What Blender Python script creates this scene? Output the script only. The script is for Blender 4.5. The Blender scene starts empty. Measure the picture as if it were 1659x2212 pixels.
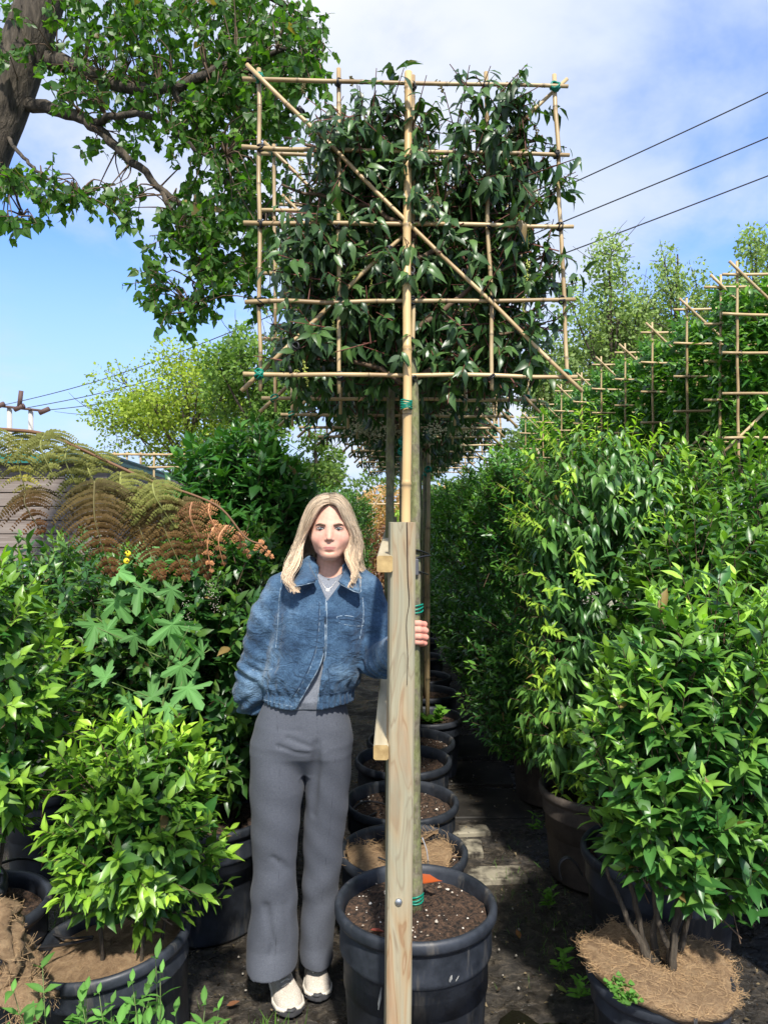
import bpy, math, random
import numpy as np
from mathutils import Vector
R = math.radians
random.seed(7)
rng = np.random.default_rng(11)
sc = bpy.context.scene
# ------------------------------------------------------------------ camera
CH = 1.65
cam = bpy.data.cameras.new('camera'); cam_o = bpy.data.objects.new('camera', cam)
sc.collection.objects.link(cam_o); sc.camera = cam_o
cam_o.location = (0, 0, CH); cam_o.rotation_euler = (R(89.8), 0, 0)
cam.sensor_fit = 'VERTICAL'; cam.sensor_height = 36; cam.lens = 0.7554*36
cam.clip_start = 0.05; cam.clip_end = 2000
# ------------------------------------------------------------------ light
SUN_EL, SUN_AZ = R(50), R(171)          # azimuth clockwise from +Y : the sun stands high to the right, a little behind the camera
w = bpy.data.worlds.new('World'); sc.world = w; w.use_nodes = True
nt = w.node_tree; nt.nodes.clear()
def N(tree, typ, **kw):
    n = tree.nodes.new(typ)
    for k, v in kw.items(): setattr(n, k, v)
    return n
out = N(nt, 'ShaderNodeOutputWorld'); bg = N(nt, 'ShaderNodeBackground')
sky = N(nt, 'ShaderNodeTexSky'); sky.sky_type = 'NISHITA'; sky.sun_disc = False
sky.sun_elevation = SUN_EL; sky.sun_rotation = SUN_AZ; sky.ozone_density = 2.0; sky.air_density = 1.0; sky.dust_density = 0.6
tc = N(nt, 'ShaderNodeTexCoord')
sep = N(nt, 'ShaderNodeSeparateXYZ'); nt.links.new(tc.outputs['Generated'], sep.inputs[0])
# clouds on a plane high above: direction / (z + k)
def M(tree, op, a, b=None, c=None, clamp=False):
    n = N(tree, 'ShaderNodeMath', operation=op, use_clamp=clamp)
    for i, v in enumerate((a, b, c)):
        if v is None: continue
        if isinstance(v, (int, float)): n.inputs[i].default_value = v
        else: tree.links.new(v, n.inputs[i])
    return n.outputs[0]
zz = M(nt, 'ADD', M(nt, 'MAXIMUM', sep.outputs[2], 0.0), 0.32)
px_ = M(nt, 'DIVIDE', sep.outputs[0], zz); py_ = M(nt, 'DIVIDE', sep.outputs[1], zz)
cmb = N(nt, 'ShaderNodeCombineXYZ'); nt.links.new(px_, cmb.inputs[0]); nt.links.new(py_, cmb.inputs[1])
def cloudnoise(scale, off, detail, rough):
    mp = N(nt, 'ShaderNodeMapping'); mp.inputs['Location'].default_value = off
    nt.links.new(cmb.outputs[0], mp.inputs[0])
    nz = N(nt, 'ShaderNodeTexNoise'); nz.inputs['Scale'].default_value = scale
    nz.inputs['Detail'].default_value = detail; nz.inputs['Roughness'].default_value = rough
    nz.inputs['Distortion'].default_value = 0.25
    nt.links.new(mp.outputs[0], nz.inputs['Vector']); return nz.outputs['Fac']
SKYOFF = (3.9, 0.0, 0.5)
c1 = cloudnoise(0.85, SKYOFF, 9, 0.55)
c2 = cloudnoise(2.6, (8.2, 0.4, 1), 6, 0.55)
cc = M(nt, 'ADD', M(nt, 'MULTIPLY', c1, 0.66), M(nt, 'MULTIPLY', c2, 0.34))
mr = N(nt, 'ShaderNodeMapRange'); mr.interpolation_type = 'SMOOTHSTEP'
nt.links.new(cc, mr.inputs[0]); mr.inputs[1].default_value = 0.39; mr.inputs[2].default_value = 0.57
c3 = cloudnoise(1.7, (1.2, 5.4, 2), 5, 0.5)
cr = N(nt, 'ShaderNodeMapRange'); nt.links.new(c3, cr.inputs[0]); cr.inputs[1].default_value = 0.35; cr.inputs[2].default_value = 0.65
cm = N(nt, 'ShaderNodeMix', data_type='RGBA'); nt.links.new(cr.outputs[0], cm.inputs[0])
CLOUD_A = (2.3, 2.75, 3.6, 1); CLOUD_B = (3.35, 3.45, 3.75, 1)
cm.inputs[6].default_value = CLOUD_A; cm.inputs[7].default_value = CLOUD_B
tint = N(nt, 'ShaderNodeMix', data_type='RGBA', blend_type='MULTIPLY'); tint.inputs[0].default_value = 1
nt.links.new(sky.outputs[0], tint.inputs[6]); tint.inputs[7].default_value = (.46, .68, 1.08, 1)
mx = N(nt, 'ShaderNodeMix', data_type='RGBA')
hz_ = N(nt, 'ShaderNodeMapRange'); hz_.interpolation_type = 'SMOOTHSTEP'; nt.links.new(sep.outputs[2], hz_.inputs[0])
for i_, v_ in enumerate((0.0, 0.42, .92, 0.0)): hz_.inputs[i_+1].default_value = v_
low = N(nt, 'ShaderNodeMix', data_type='RGBA'); nt.links.new(hz_.outputs[0], low.inputs[0]); nt.links.new(tint.outputs[2], low.inputs[6]); low.inputs[7].default_value = (2.1, 2.75, 3.9, 1)
nt.links.new(mr.outputs[0], mx.inputs[0]); nt.links.new(low.outputs[2], mx.inputs[6]); nt.links.new(cm.outputs[2], mx.inputs[7])
nt.links.new(mx.outputs[2], bg.inputs[0]); bg.inputs[1].default_value = 0.15
nt.links.new(bg.outputs[0], out.inputs[0])
sun = bpy.data.lights.new('sun', 'SUN'); sun_o = bpy.data.objects.new('sun', sun); sc.collection.objects.link(sun_o)
sun.energy = 3.4; sun.angle = R(3.0); sun.color = (1.0, 0.95, 0.87)
sd = Vector((math.sin(SUN_AZ)*math.cos(SUN_EL), math.cos(SUN_AZ)*math.cos(SUN_EL), math.sin(SUN_EL)))
sun_o.rotation_euler = sd.to_track_quat('Z', 'Y').to_euler(); sun_o.location = sd*30
vs = sc.view_settings; vs.view_transform = 'Standard'; vs.look = 'None'; vs.gamma = 1; vs.exposure = 0.97; vs.use_curve_mapping = False
sc.render.engine = 'CYCLES'; sc.cycles.max_bounces = 8; sc.cycles.transparent_max_bounces = 4
sc.cycles.use_denoising = True

# ------------------------------------------------------------------ helpers
F = 1671.0
def U(x, y, d):                       # measured place in the picture and its distance -> metres
    return np.array([(x-829.5)*d/F, d, CH-(y-1100)*d/F])
def link(o, parent=None):
    sc.collection.objects.link(o)
    if parent is not None: o.parent = parent
    return o
def tag(o, label=None, cat=None, group=None, kind=None):
    for k, v in (('label', label), ('category', cat), ('group', group), ('kind', kind)):
        if v: o[k] = v
    return o
def empty(name, loc, label, cat, group=None, rz=0, scale=1):
    o = bpy.data.objects.new(name, None); o.empty_display_size = .1; link(o)
    o.location = loc; o.rotation_euler = (0, 0, rz); o.scale = (scale,)*3
    return tag(o, label, cat, group)
class MB:
    def __init__(s): s.v = []; s.f = []; s.n = 0; s.c = []
    def add(s, v, f, col=None):
        v = np.asarray(v, float).reshape(-1, 3); s.v.append(v)
        s.f.extend([tuple(int(i)+s.n for i in q) for q in f]); s.n += len(v)
        s.c.append(np.tile(np.array(col if col is not None else (1, 1, 1), float), (len(v), 1)))
        return s
    def build(s, name, mat, parent=None, smooth=True, origin=None, colour=False):
        me = bpy.data.meshes.new(name)
        V = np.concatenate(s.v) if s.v else np.zeros((0, 3))
        if origin is not None: V = V-np.asarray(origin)
        me.from_pydata(V.tolist(), [], s.f); me.update()
        if smooth: me.polygons.foreach_set('use_smooth', [True]*len(me.polygons))
        if colour:
            a = me.color_attributes.new('Col', 'FLOAT_COLOR', 'POINT')
            C = np.concatenate(s.c); a.data.foreach_set('color', np.c_[C, np.ones(len(C))].ravel())
        me.materials.append(mat); o = bpy.data.objects.new(name, me); return link(o, parent)
def box(mb, c, s, rot=None, bev=0.0):
    c = np.asarray(c, float); h = np.asarray(s, float)/2
    if bev > 0:
        b = min(bev, *(h*0.9)); P = []
        for sx in (-1, 1):
            for sy in (-1, 1):
                for sz in (-1, 1):
                    for k in range(3):
                        q = np.array([sx, sy, sz])*h; q2 = q.copy()
                        for j in range(3):
                            if j != k: q2[j] -= np.sign(q[j])*b
                        P.append(q2)
        P = np.array(P); f = []
        def ix(sx, sy, sz, k): return ((sx*2+sy)*2+sz)*3+k
        for k in range(3):
            a, b2 = [j for j in range(3) if j != k]
            for s_ in (0, 1):
                q = []
                for (u, v_) in ((0, 0), (1, 0), (1, 1), (0, 1)):
                    t = [0, 0, 0]; t[k] = s_; t[a] = u; t[b2] = v_; q.append(ix(*t, k))
                if (s_ == 0) == (k != 1): q = q[::-1]
                f.append(q)
        for k in range(3):           # edges along axis k
            a, b2 = [j for j in range(3) if j != k]
            for u in (0, 1):
                for v_ in (0, 1):
                    t0 = [0, 0, 0]; t0[a] = u; t0[b2] = v_; t1 = list(t0); t1[k] = 1
                    f.append((ix(*t0, a), ix(*t0, b2), ix(*t1, b2), ix(*t1, a)))
        for sx in (0, 1):
            for sy in (0, 1):
                for sz in (0, 1): f.append((ix(sx, sy, sz, 0), ix(sx, sy, sz, 1), ix(sx, sy, sz, 2)))
    else:
        P = np.array([[x, y, z] for x in (-1, 1) for y in (-1, 1) for z in (-1, 1)])*h
        f = [(0, 1, 3, 2), (4, 6, 7, 5), (0, 4, 5, 1), (2, 3, 7, 6), (0, 2, 6, 4), (1, 5, 7, 3)]
    if rot is not None: P = P @ np.array(rot).T
    mb.add(P+c, f); return mb
def rotz(a): c, s = math.cos(a), math.sin(a); return np.array([[c, -s, 0], [s, c, 0], [0, 0, 1]])
def tube(mb, pts, rad, n=8, caps=True, col=None, flat=1.0):
    pts = np.asarray(pts, float); m = len(pts)
    rad = np.full(m, rad, float) if np.isscalar(rad) else np.asarray(rad, float)
    T = np.gradient(pts, axis=0); T /= np.linalg.norm(T, axis=1)[:, None]+1e-12
    ref = np.array([0, 0, 1.0]) if abs(T[0, 2]) < .9 else np.array([1.0, 0, 0])
    u = np.cross(T[0], ref); u /= np.linalg.norm(u); V = []
    a = np.linspace(0, 2*math.pi, n, endpoint=False)
    for i in range(m):
        u = u-T[i]*np.dot(u, T[i]); u /= np.linalg.norm(u)+1e-12; v = np.cross(T[i], u)
        V.append(pts[i]+rad[i]*(np.cos(a)[:, None]*u+flat*np.sin(a)[:, None]*v))
    f = []
    for i in range(m-1):
        for j in range(n):
            k = (j+1) % n; f.append((i*n+j, i*n+k, (i+1)*n+k, (i+1)*n+j))
    if caps: f.append(tuple(range(n))[::-1]); f.append(tuple((m-1)*n+j for j in range(n)))
    mb.add(np.concatenate(V), f, col); return mb
def spline(pts, n=24):
    P = np.asarray(pts, float); m = len(P); t = np.linspace(0, m-1, n); o = []
    for q in t:
        i = min(int(q), m-2); u = q-i
        p0 = P[max(i-1, 0)]; p1 = P[i]; p2 = P[i+1]; p3 = P[min(i+2, m-1)]
        o.append(.5*((2*p1)+(-p0+p2)*u+(2*p0-5*p1+4*p2-p3)*u*u+(-p0+3*p1-3*p2+p3)*u**3))
    return np.array(o)
def lathe(mb, prof, c=(0, 0, 0), n=48, wob=0.0, closed=False):
    a = np.linspace(0, 2*math.pi, n, endpoint=False); V = []; f = []
    for (r, z) in prof:
        rr = r*(1+wob*np.sin(2*a+1))
        V.append(np.c_[rr*np.cos(a), rr*np.sin(a), np.full(n, z)])
    for i in range(len(prof)-1):
        for j in range(n):
            k = (j+1) % n; f.append((i*n+j, i*n+k, (i+1)*n+k, (i+1)*n+j))
    mb.add(np.concatenate(V)+np.asarray(c), f); return mb
def copy_tree(o, parent=None):
    c = o.copy(); sc.collection.objects.link(c); c.parent = parent
    for ch in list(o.children): copy_tree(ch, c)
    return c

# ------------------------------------------------------------------ materials
def mat(name, base=(.5, .5, .5), rough=.6, spec=.5, metal=0.0, fn=None, sheen=0, trans=0):
    m = bpy.data.materials.new(name); m.use_nodes = True; t = m.node_tree
    b = t.nodes['Principled BSDF']; b.inputs['Base Color'].default_value = (*base, 1)
    b.inputs['Roughness'].default_value = rough; b.inputs['Metallic'].default_value = metal
    b.inputs['Specular IOR Level'].default_value = spec
    if sheen: b.inputs['Sheen Weight'].default_value = sheen
    if fn: fn(t, b)
    return m
def nz(t, scale, detail=4, rough=.55, vec=None, dist=0, stretch=None, obj=True):
    tcn = N(t, 'ShaderNodeTexCoord'); n = N(t, 'ShaderNodeTexNoise')
    n.inputs['Scale'].default_value = scale; n.inputs['Detail'].default_value = detail
    n.inputs['Roughness'].default_value = rough; n.inputs['Distortion'].default_value = dist
    src = tcn.outputs['Object']
    if stretch:
        mp = N(t, 'ShaderNodeMapping'); mp.inputs['Scale'].default_value = stretch
        t.links.new(src, mp.inputs[0]); src = mp.outputs[0]
    t.links.new(src, n.inputs['Vector']); return n.outputs['Fac']
def ramp(t, fac, stops):
    r = N(t, 'ShaderNodeValToRGB'); e = r.color_ramp.elements
    while len(e) < len(stops): e.new(.5)
    for el, (p, c) in zip(e, stops): el.position = p; el.color = (*c, 1)
    t.links.new(fac, r.inputs[0]); return r.outputs[0]
def bump(t, b, h, strength=.3, dist=.01):
    n = N(t, 'ShaderNodeBump'); n.inputs['Strength'].default_value = strength; n.inputs['Distance'].default_value = dist
    t.links.new(h, n.inputs['Height']); t.links.new(n.outputs[0], b.inputs['Normal'])
def rngmap(t, f, a, b, c, d):
    m = N(t, 'ShaderNodeMapRange'); t.links.new(f, m.inputs[0])
    for i, v in enumerate((a, b, c, d)): m.inputs[i+1].default_value = v
    return m.outputs[0]
def two(scale, c1_, c2_, lo=.35, hi=.65, detail=5, stretch=None, bs=0, bd=.01, dist=0, r=None):
    def fn(t, b):
        f = nz(t, scale, detail, .6, stretch=stretch, dist=dist)
        t.links.new(ramp(t, f, [(lo, c1_), (hi, c2_)]), b.inputs['Base Color'])
        if bs: bump(t, b, f, bs, bd)
        if r: t.links.new(rngmap(t, f, .3, .7, r[0], r[1]), b.inputs['Roughness'])
    return fn
def leafmat(name, rough=.35, spec=.5, trans=.35, tcol=(1.1, 1.3, .5), under=.75):
    m = bpy.data.materials.new(name); m.use_nodes = True; t = m.node_tree
    b = t.nodes['Principled BSDF']; o = t.nodes['Material Output']
    at = N(t, 'ShaderNodeAttribute', attribute_name='Col')
    t.links.new(at.outputs['Color'], b.inputs['Base Color'])
    b.inputs['Roughness'].default_value = rough; b.inputs['Specular IOR Level'].default_value = spec
    tr = N(t, 'ShaderNodeBsdfTranslucent'); mul = N(t, 'ShaderNodeMix', data_type='RGBA', blend_type='MULTIPLY')
    mul.inputs[0].default_value = 1; t.links.new(at.outputs['Color'], mul.inputs[6]); mul.inputs[7].default_value = (*tcol, 1)
    t.links.new(mul.outputs[2], tr.inputs[0])
    ms = N(t, 'ShaderNodeMixShader'); ms.inputs[0].default_value = trans
    t.links.new(b.outputs[0], ms.inputs[1]); t.links.new(tr.outputs[0], ms.inputs[2]); t.links.new(ms.outputs[0], o.inputs[0])
    return m
m_laurel = leafmat('laurel_leaf', .36, .5, .26, (1.5, 1.7, .45))
m_poplar = leafmat('poplar_leaf', .4, .5, .45, (1.6, 1.9, .5))
m_soft = leafmat('soft_leaf', .6, .3, .35, (1.3, 1.6, .6))
m_far = leafmat('far_leaf', .6, .3, .4, (1.3, 1.5, .6))
m_fern = leafmat('fern_leaf', .7, .2, .3, (1.3, 1.2, .6))
m_bark = mat('bark', rough=.9, fn=two(26, (.028, .022, .015), (.125, .10, .07), .34, .66, 9, (1, 1, .13), 1.0, .05, dist=.6))
m_twig = mat('twig', (.11, .07, .04), .8)
m_redtwig = mat('red_twig', (.13, .045, .03), .6)
def _trunk(t, b):
    f = nz(t, 70, 7, .7, stretch=(1, 1, .5)); g = nz(t, 22, 6, .75, stretch=(1, 1, .6))
    c = ramp(t, f, [(.3, (.075, .06, .04)), (.6, (.21, .185, .125))])
    d = ramp(t, f, [(.3, (.09, .095, .03)), (.6, (.22, .23, .10))])
    mxx = N(t, 'ShaderNodeMix', data_type='RGBA'); t.links.new(rngmap(t, g, .42, .56, 0, 1), mxx.inputs[0])
    t.links.new(c, mxx.inputs[6]); t.links.new(d, mxx.inputs[7]); t.links.new(mxx.outputs[2], b.inputs['Base Color']); bump(t, b, f, .6, .01)
m_trunk = mat('mossy_bark', rough=.9, fn=_trunk)
def _mulcol(t, b):
    m = N(t, 'ShaderNodeMix', data_type='RGBA', blend_type='MULTIPLY'); m.inputs[0].default_value = 1; at = N(t, 'ShaderNodeAttribute', attribute_name='Col')
    t.links.new(at.outputs['Color'], m.inputs[7]); t.links.new(m.outputs[2], b.inputs['Base Color']); return m.inputs[6]
def _bamboo(t, b):
    f = nz(t, 6, 4, .5, stretch=(1, 1, 1)); g = nz(t, 60, 3, .5)
    t.links.new(ramp(t, f, [(.3, (.27, .175, .08)), (.5, (.44, .315, .155)), (.72, (.55, .42, .23))]), _mulcol(t, b)); bump(t, b, g, .1, .002)
m_bamboo = mat('bamboo', rough=.42, fn=_bamboo)
def _bamboo2(t, b):
    f = nz(t, 5, 4, .5, stretch=(1, 1, .3))
    t.links.new(ramp(t, f, [(.3, (.46, .30, .125)), (.7, (.62, .44, .21))]), _mulcol(t, b))
m_bamboo_pale = mat('pale_bamboo', rough=.38, fn=_bamboo2)
m_node = mat('bamboo_node', (.22, .14, .07), .7)
m_black = mat('black_tie', (.012, .012, .013), .5)
m_green = mat('green_tie', (.0, .19, .12), .4)
def _pot(t, b):
    f = nz(t, 9, 6, .65); g = nz(t, 150, 2, .5); h = nz(t, 5, 5, .7, stretch=(3, 3, .5))
    c = ramp(t, f, [(.35, (.012, .015, .020)), (.62, (.034, .040, .052))])
    mxx = N(t, 'ShaderNodeMix', data_type='RGBA'); t.links.new(rngmap(t, h, .57, .70, 0, .75), mxx.inputs[0])
    t.links.new(c, mxx.inputs[6]); mxx.inputs[7].default_value = (.12, .11, .095, 1)
    t.links.new(mxx.outputs[2], b.inputs['Base Color']); t.links.new(rngmap(t, f, .3, .7, .38, .62), b.inputs['Roughness']); bump(t, b, g, .12, .002)
m_pot = mat('pot_plastic', rough=.5, fn=_pot)
def _dusty(t, b):
    f = nz(t, 7, 6, .7); g = nz(t, 120, 2, .5)
    t.links.new(ramp(t, f, [(.3, (.035, .03, .027)), (.55, (.10, .08, .065)), (.75, (.17, .14, .11))]), b.inputs['Base Color']); bump(t, b, g, .2, .003)
m_dusty = mat('dusty_pot_plastic', rough=.75, fn=_dusty)
m_soil = mat('soil', rough=.95, fn=two(75, (.018, .011, .007), (.17, .095, .055), .38, .66, 8, None, 1.0, .04))
def _coir(t, b):
    f = nz(t, 18, 8, .75, dist=1.5); g = nz(t, 220, 3, .7, dist=2)
    c = ramp(t, f, [(.3, (.17, .10, .05)), (.5, (.36, .23, .12)), (.7, (.52, .36, .20))])
    t.links.new(c, b.inputs['Base Color']); bump(t, b, g, .9, .012)
m_coir = mat('coir', rough=.95, fn=_coir)
m_fibre = mat('coir_fibre', (.50, .33, .17), .9)
m_white = mat('white_perlite', rough=.9, fn=two(40, (.22, .17, .12), (.62, .57, .49), .40, .60))
def _wood(t, b):
    tcn = N(t, 'ShaderNodeTexCoord'); mp = N(t, 'ShaderNodeMapping'); mp.inputs['Scale'].default_value = (1, 1, .16)
    t.links.new(tcn.outputs['Object'], mp.inputs[0])
    n1 = N(t, 'ShaderNodeTexNoise'); n1.inputs['Scale'].default_value = 17; n1.inputs['Detail'].default_value = 2.5; n1.inputs['Distortion'].default_value = 1.1
    t.links.new(mp.outputs[0], n1.inputs['Vector'])
    band = M(t, 'FRACT', M(t, 'MULTIPLY', n1.outputs['Fac'], 7.0))
    g = nz(t, 160, 4, .6, stretch=(1, 1, .03)); l = nz(t, 5, 4, .6, stretch=(1.5, 1.5, .5))
    c = ramp(t, band, [(0, (.23, .17, .09)), (.10, (.34, .275, .165)), (.75, (.38, .325, .215)), (.92, (.21, .125, .06))])
    w_ = ramp(t, n1.outputs['Fac'], [(.34, (.36, .175, .08)), (.44, (.40, .28, .16)), (.52, (.36, .325, .225)), (.66, (.31, .32, .24))])
    mxx = N(t, 'ShaderNodeMix', data_type='RGBA'); mxx.inputs[0].default_value = .5
    t.links.new(c, mxx.inputs[6]); t.links.new(w_, mxx.inputs[7])
    m2 = N(t, 'ShaderNodeMix', data_type='RGBA', blend_type='MULTIPLY'); m2.inputs[0].default_value = .7
    t.links.new(mxx.outputs[2], m2.inputs[6]); t.links.new(ramp(t, g, [(.3, (.78, .74, .68)), (.6, (1.05, 1.03, 1))]), m2.inputs[7])
    m3 = N(t, 'ShaderNodeMix', data_type='RGBA'); t.links.new(rngmap(t, l, .45, .66, 0, .7), m3.inputs[0])
    t.links.new(m2.outputs[2], m3.inputs[6]); m3.inputs[7].default_value = (.27, .28, .20, 1)
    t.links.new(m3.outputs[2], b.inputs['Base Color']); bump(t, b, g, .25, .003)
m_wood = mat('treated_softwood', rough=.75, fn=_wood)
m_endgrain = mat('end_grain', rough=.85, fn=two(30, (.30, .20, .08), (.52, .37, .16), .35, .65, 5, None, .3, .005))
m_zinc = mat('zinc', (.45, .47, .48), .4, .5, .9)
# leaf templates ------------------------------------------------------------
def tmpl(rows):
    uv = [(0, 0)]; f = []
    for (t, w_) in rows: uv += [(t, -w_), (t, 0), (t, w_)]
    uv.append((1, 0)); k = len(rows)
    f += [(0, 2, 1), (0, 3, 2)]
    for i in range(k-1):
        a = 1+3*i; b = a+3; f += [(a, a+1, b+1, b), (a+1, a+2, b+2, b+1)]
    a = 1+3*(k-1); e = len(uv)-1; f += [(a, a+1, e), (a+1, a+2, e)]
    return np.array(uv, float), f
T_LAUREL = tmpl([(.10, .08), (.28, .18), (.50, .205), (.72, .135), (.88, .05)])
T_SMALL = tmpl([(.3, .18), (.7, .13)])
T_HEART = tmpl([(-.04, .26), (.18, .42), (.5, .33), (.8, .10)])
T_QUAD = tmpl([(.45, .3)])
def lobed():
    out = []; lob = [(-128, .45), (-62, .72), (0, 1.0), (62, .72), (128, .45)]
    ang = []
    for i, (a, r) in enumerate(lob):
        for da, rr in ((-27, .36), (-19, .68), (-13, .62), (-9, .88), (0, 1), (9, .88), (13, .62), (19, .68), (27, .36)):
            ang.append((a+da, r*rr+.02))
    ang.sort(); uv = [(.3, 0)]
    for a, r in ang: uv.append((.3+.7*r*math.cos(R(a)), .7*r*math.sin(R(a))))
    uv.append((.22, 0)); n = len(uv)-1; f = [(0, i, i+1) for i in range(1, n)]+[(0, n, 1)]
    return np.array(uv), f
T_LOBED = lobed()
def unit(a): return a/(np.linalg.norm(a, axis=-1, keepdims=True)+1e-12)
def leaves(name, P, A, Nn, L, col, T, material, parent, fold=.3, curl=.25, width=1.0, smooth=True, origin=None, wave=.35):
    uv, faces = T; K = len(uv); n = len(P)
    A = unit(A); Nn = unit(Nn-A*np.sum(A*Nn, 1)[:, None]); S = np.cross(A, Nn)
    L = np.broadcast_to(L, (n,)); fo = fold*rng.uniform(.4, 1.4, n); cu = curl*rng.normal(1, .5, n)
    W = width*rng.uniform(.85, 1.15, n)
    t = uv[None, :, 0]; s = uv[None, :, 1]*W[:, None]
    sgn = np.sign(s); wv = rng.uniform(0, 6.28, (n, 1))
    z = fo[:, None]*np.abs(s)-cu[:, None]*t*t+.10*np.abs(s)*np.sin(t*13+wv+sgn*1.3)*4*wave
    V = P[:, None, :]+L[:, None, None]*(t[..., None]*A[:, None, :]+s[..., None]*S[:, None, :]+z[..., None]*Nn[:, None, :])
    V = V.reshape(-1, 3)
    if origin is not None: V = V-np.asarray(origin)
    me = bpy.data.meshes.new(name)
    fl = [i for q in faces for i in q]; nl = len(fl); lens = np.array([len(q) for q in faces])
    loops = (np.array(fl)[None, :]+(np.arange(n)*K)[:, None]).ravel().astype(np.int32)
    me.vertices.add(n*K); me.vertices.foreach_set('co', V.ravel())
    me.loops.add(len(loops)); me.loops.foreach_set('vertex_index', loops)
    tot = np.tile(lens, n).astype(np.int32); st = np.concatenate([[0], np.cumsum(tot)[:-1]]).astype(np.int32)
    me.polygons.add(len(tot)); me.polygons.foreach_set('loop_start', st)
    me.polygons.foreach_set('use_smooth', np.full(len(tot), smooth))
    me.update(calc_edges=True); me.validate()
    ca = me.color_attributes.new('Col', 'FLOAT_COLOR', 'POINT')
    C = np.clip(col, 0, 1)[:, None, :]*np.where(np.abs(uv[:, 1]) < 1e-6, 1.22, .95)[None, :, None]; C = np.clip(C.reshape(-1, 3), 0, 1); ca.data.foreach_set('color', np.c_[C, np.ones(len(C))].ravel().astype(np.float32))
    me.materials.append(material); return link(bpy.data.objects.new(name, me), parent)
def prisms(name, A, B, ra, rb, material, parent):   # many thin three-sided twigs in one mesh
    n = len(A); D = unit(B-A); ref = np.tile([0.3, .2, .93], (n, 1)); u = unit(np.cross(D, ref)); v = np.cross(D, u)
    V = []
    for c, r in ((A, ra), (B, rb)):
        for a in (0, 2.094, 4.189): V.append(c+r*(math.cos(a)*u+math.sin(a)*v))
    V = np.stack(V, 1).reshape(-1, 3); f = []
    for i in range(n):
        o = 6*i; f += [(o, o+1, o+4, o+3), (o+1, o+2, o+5, o+4), (o+2, o, o+3, o+5)]
    mb = MB(); mb.add(V, f); return mb.build(name, material, parent, smooth=True)
def shoots(B, D, Ln, nl, L0, youth, old, new, a0=75, a1=25, droop=0.0, jitter=.25, newpow=1.5, tipsmall=.55):
    """leaves set round every shoot; the tip leaves are smaller, steeper and younger"""
    n = len(B); D = unit(D); ref = np.tile([.31, .17, .93], (n, 1)); u = unit(np.cross(D, ref)); v = np.cross(D, u)
    f = (np.arange(nl)+.6)/nl; f = np.clip(f[None, :]+rng.normal(0, .04, (n, nl)), .05, 1.0)
    az = np.arange(nl)[None, :]*2.4+rng.uniform(0, 6.28, (n, 1))+rng.normal(0, .3, (n, nl))
    rad = np.cos(az)[..., None]*u[:, None, :]+np.sin(az)[..., None]*v[:, None, :]
    ang = np.radians(a0+(a1-a0)*f)[..., None]
    ax = D[:, None, :]*np.cos(ang)+rad*np.sin(ang)+rng.normal(0, jitter, (n, nl, 3)); ax[..., 2] -= droop
    ax = unit(ax)
    P = B[:, None, :]+D[:, None, :]*(np.asarray(Ln).reshape(-1, 1)*f)[..., None]
    nn = D[:, None, :]+np.array([0, 0, .7])[None, None, :]+rng.normal(0, .25, (n, nl, 3))
    L = L0*(1-(1-tipsmall)*np.clip((f-.55)/.45, 0, 1))*rng.uniform(.7, 1.15, (n, nl))
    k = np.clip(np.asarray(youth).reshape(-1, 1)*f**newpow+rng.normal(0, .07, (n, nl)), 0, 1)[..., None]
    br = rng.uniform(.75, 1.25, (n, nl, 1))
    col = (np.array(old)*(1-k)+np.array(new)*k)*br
    odd = rng.uniform(0, 1, (n, nl, 1)); col = np.where(odd > .995, np.array([.20, .14, .05])*br, col); L = L*np.where(rng.uniform(0, 1, (n, nl)) < .18, rng.uniform(.45, .7, (n, nl)), 1)
    rs = lambda a: a.reshape(-1, a.shape[-1])
    return rs(P), rs(ax), rs(nn), L.ravel(), rs(col)
def shell(n, c, r, e=1.0, inner=.55, lumps=.12, zmin=None, seed=0):
    """shoot bases and outward directions in a lumpy (super)ellipsoid"""
    g = np.random.default_rng(seed+5); d = unit(g.normal(size=(n, 3)))
    dd = np.sign(d)*np.abs(d)**e
    k = g.normal(0, 1, (6, 3))*2.2; ph = g.uniform(0, 6.28, 6)
    lump = 1+lumps*np.sin(d @ k.T+ph).sum(1)/2.2
    rr = (inner+(1-inner)*g.uniform(0, 1, n)**.6)*lump
    P = np.asarray(c)+dd*np.asarray(r)*rr[:, None]
    return P, d, rr

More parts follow.
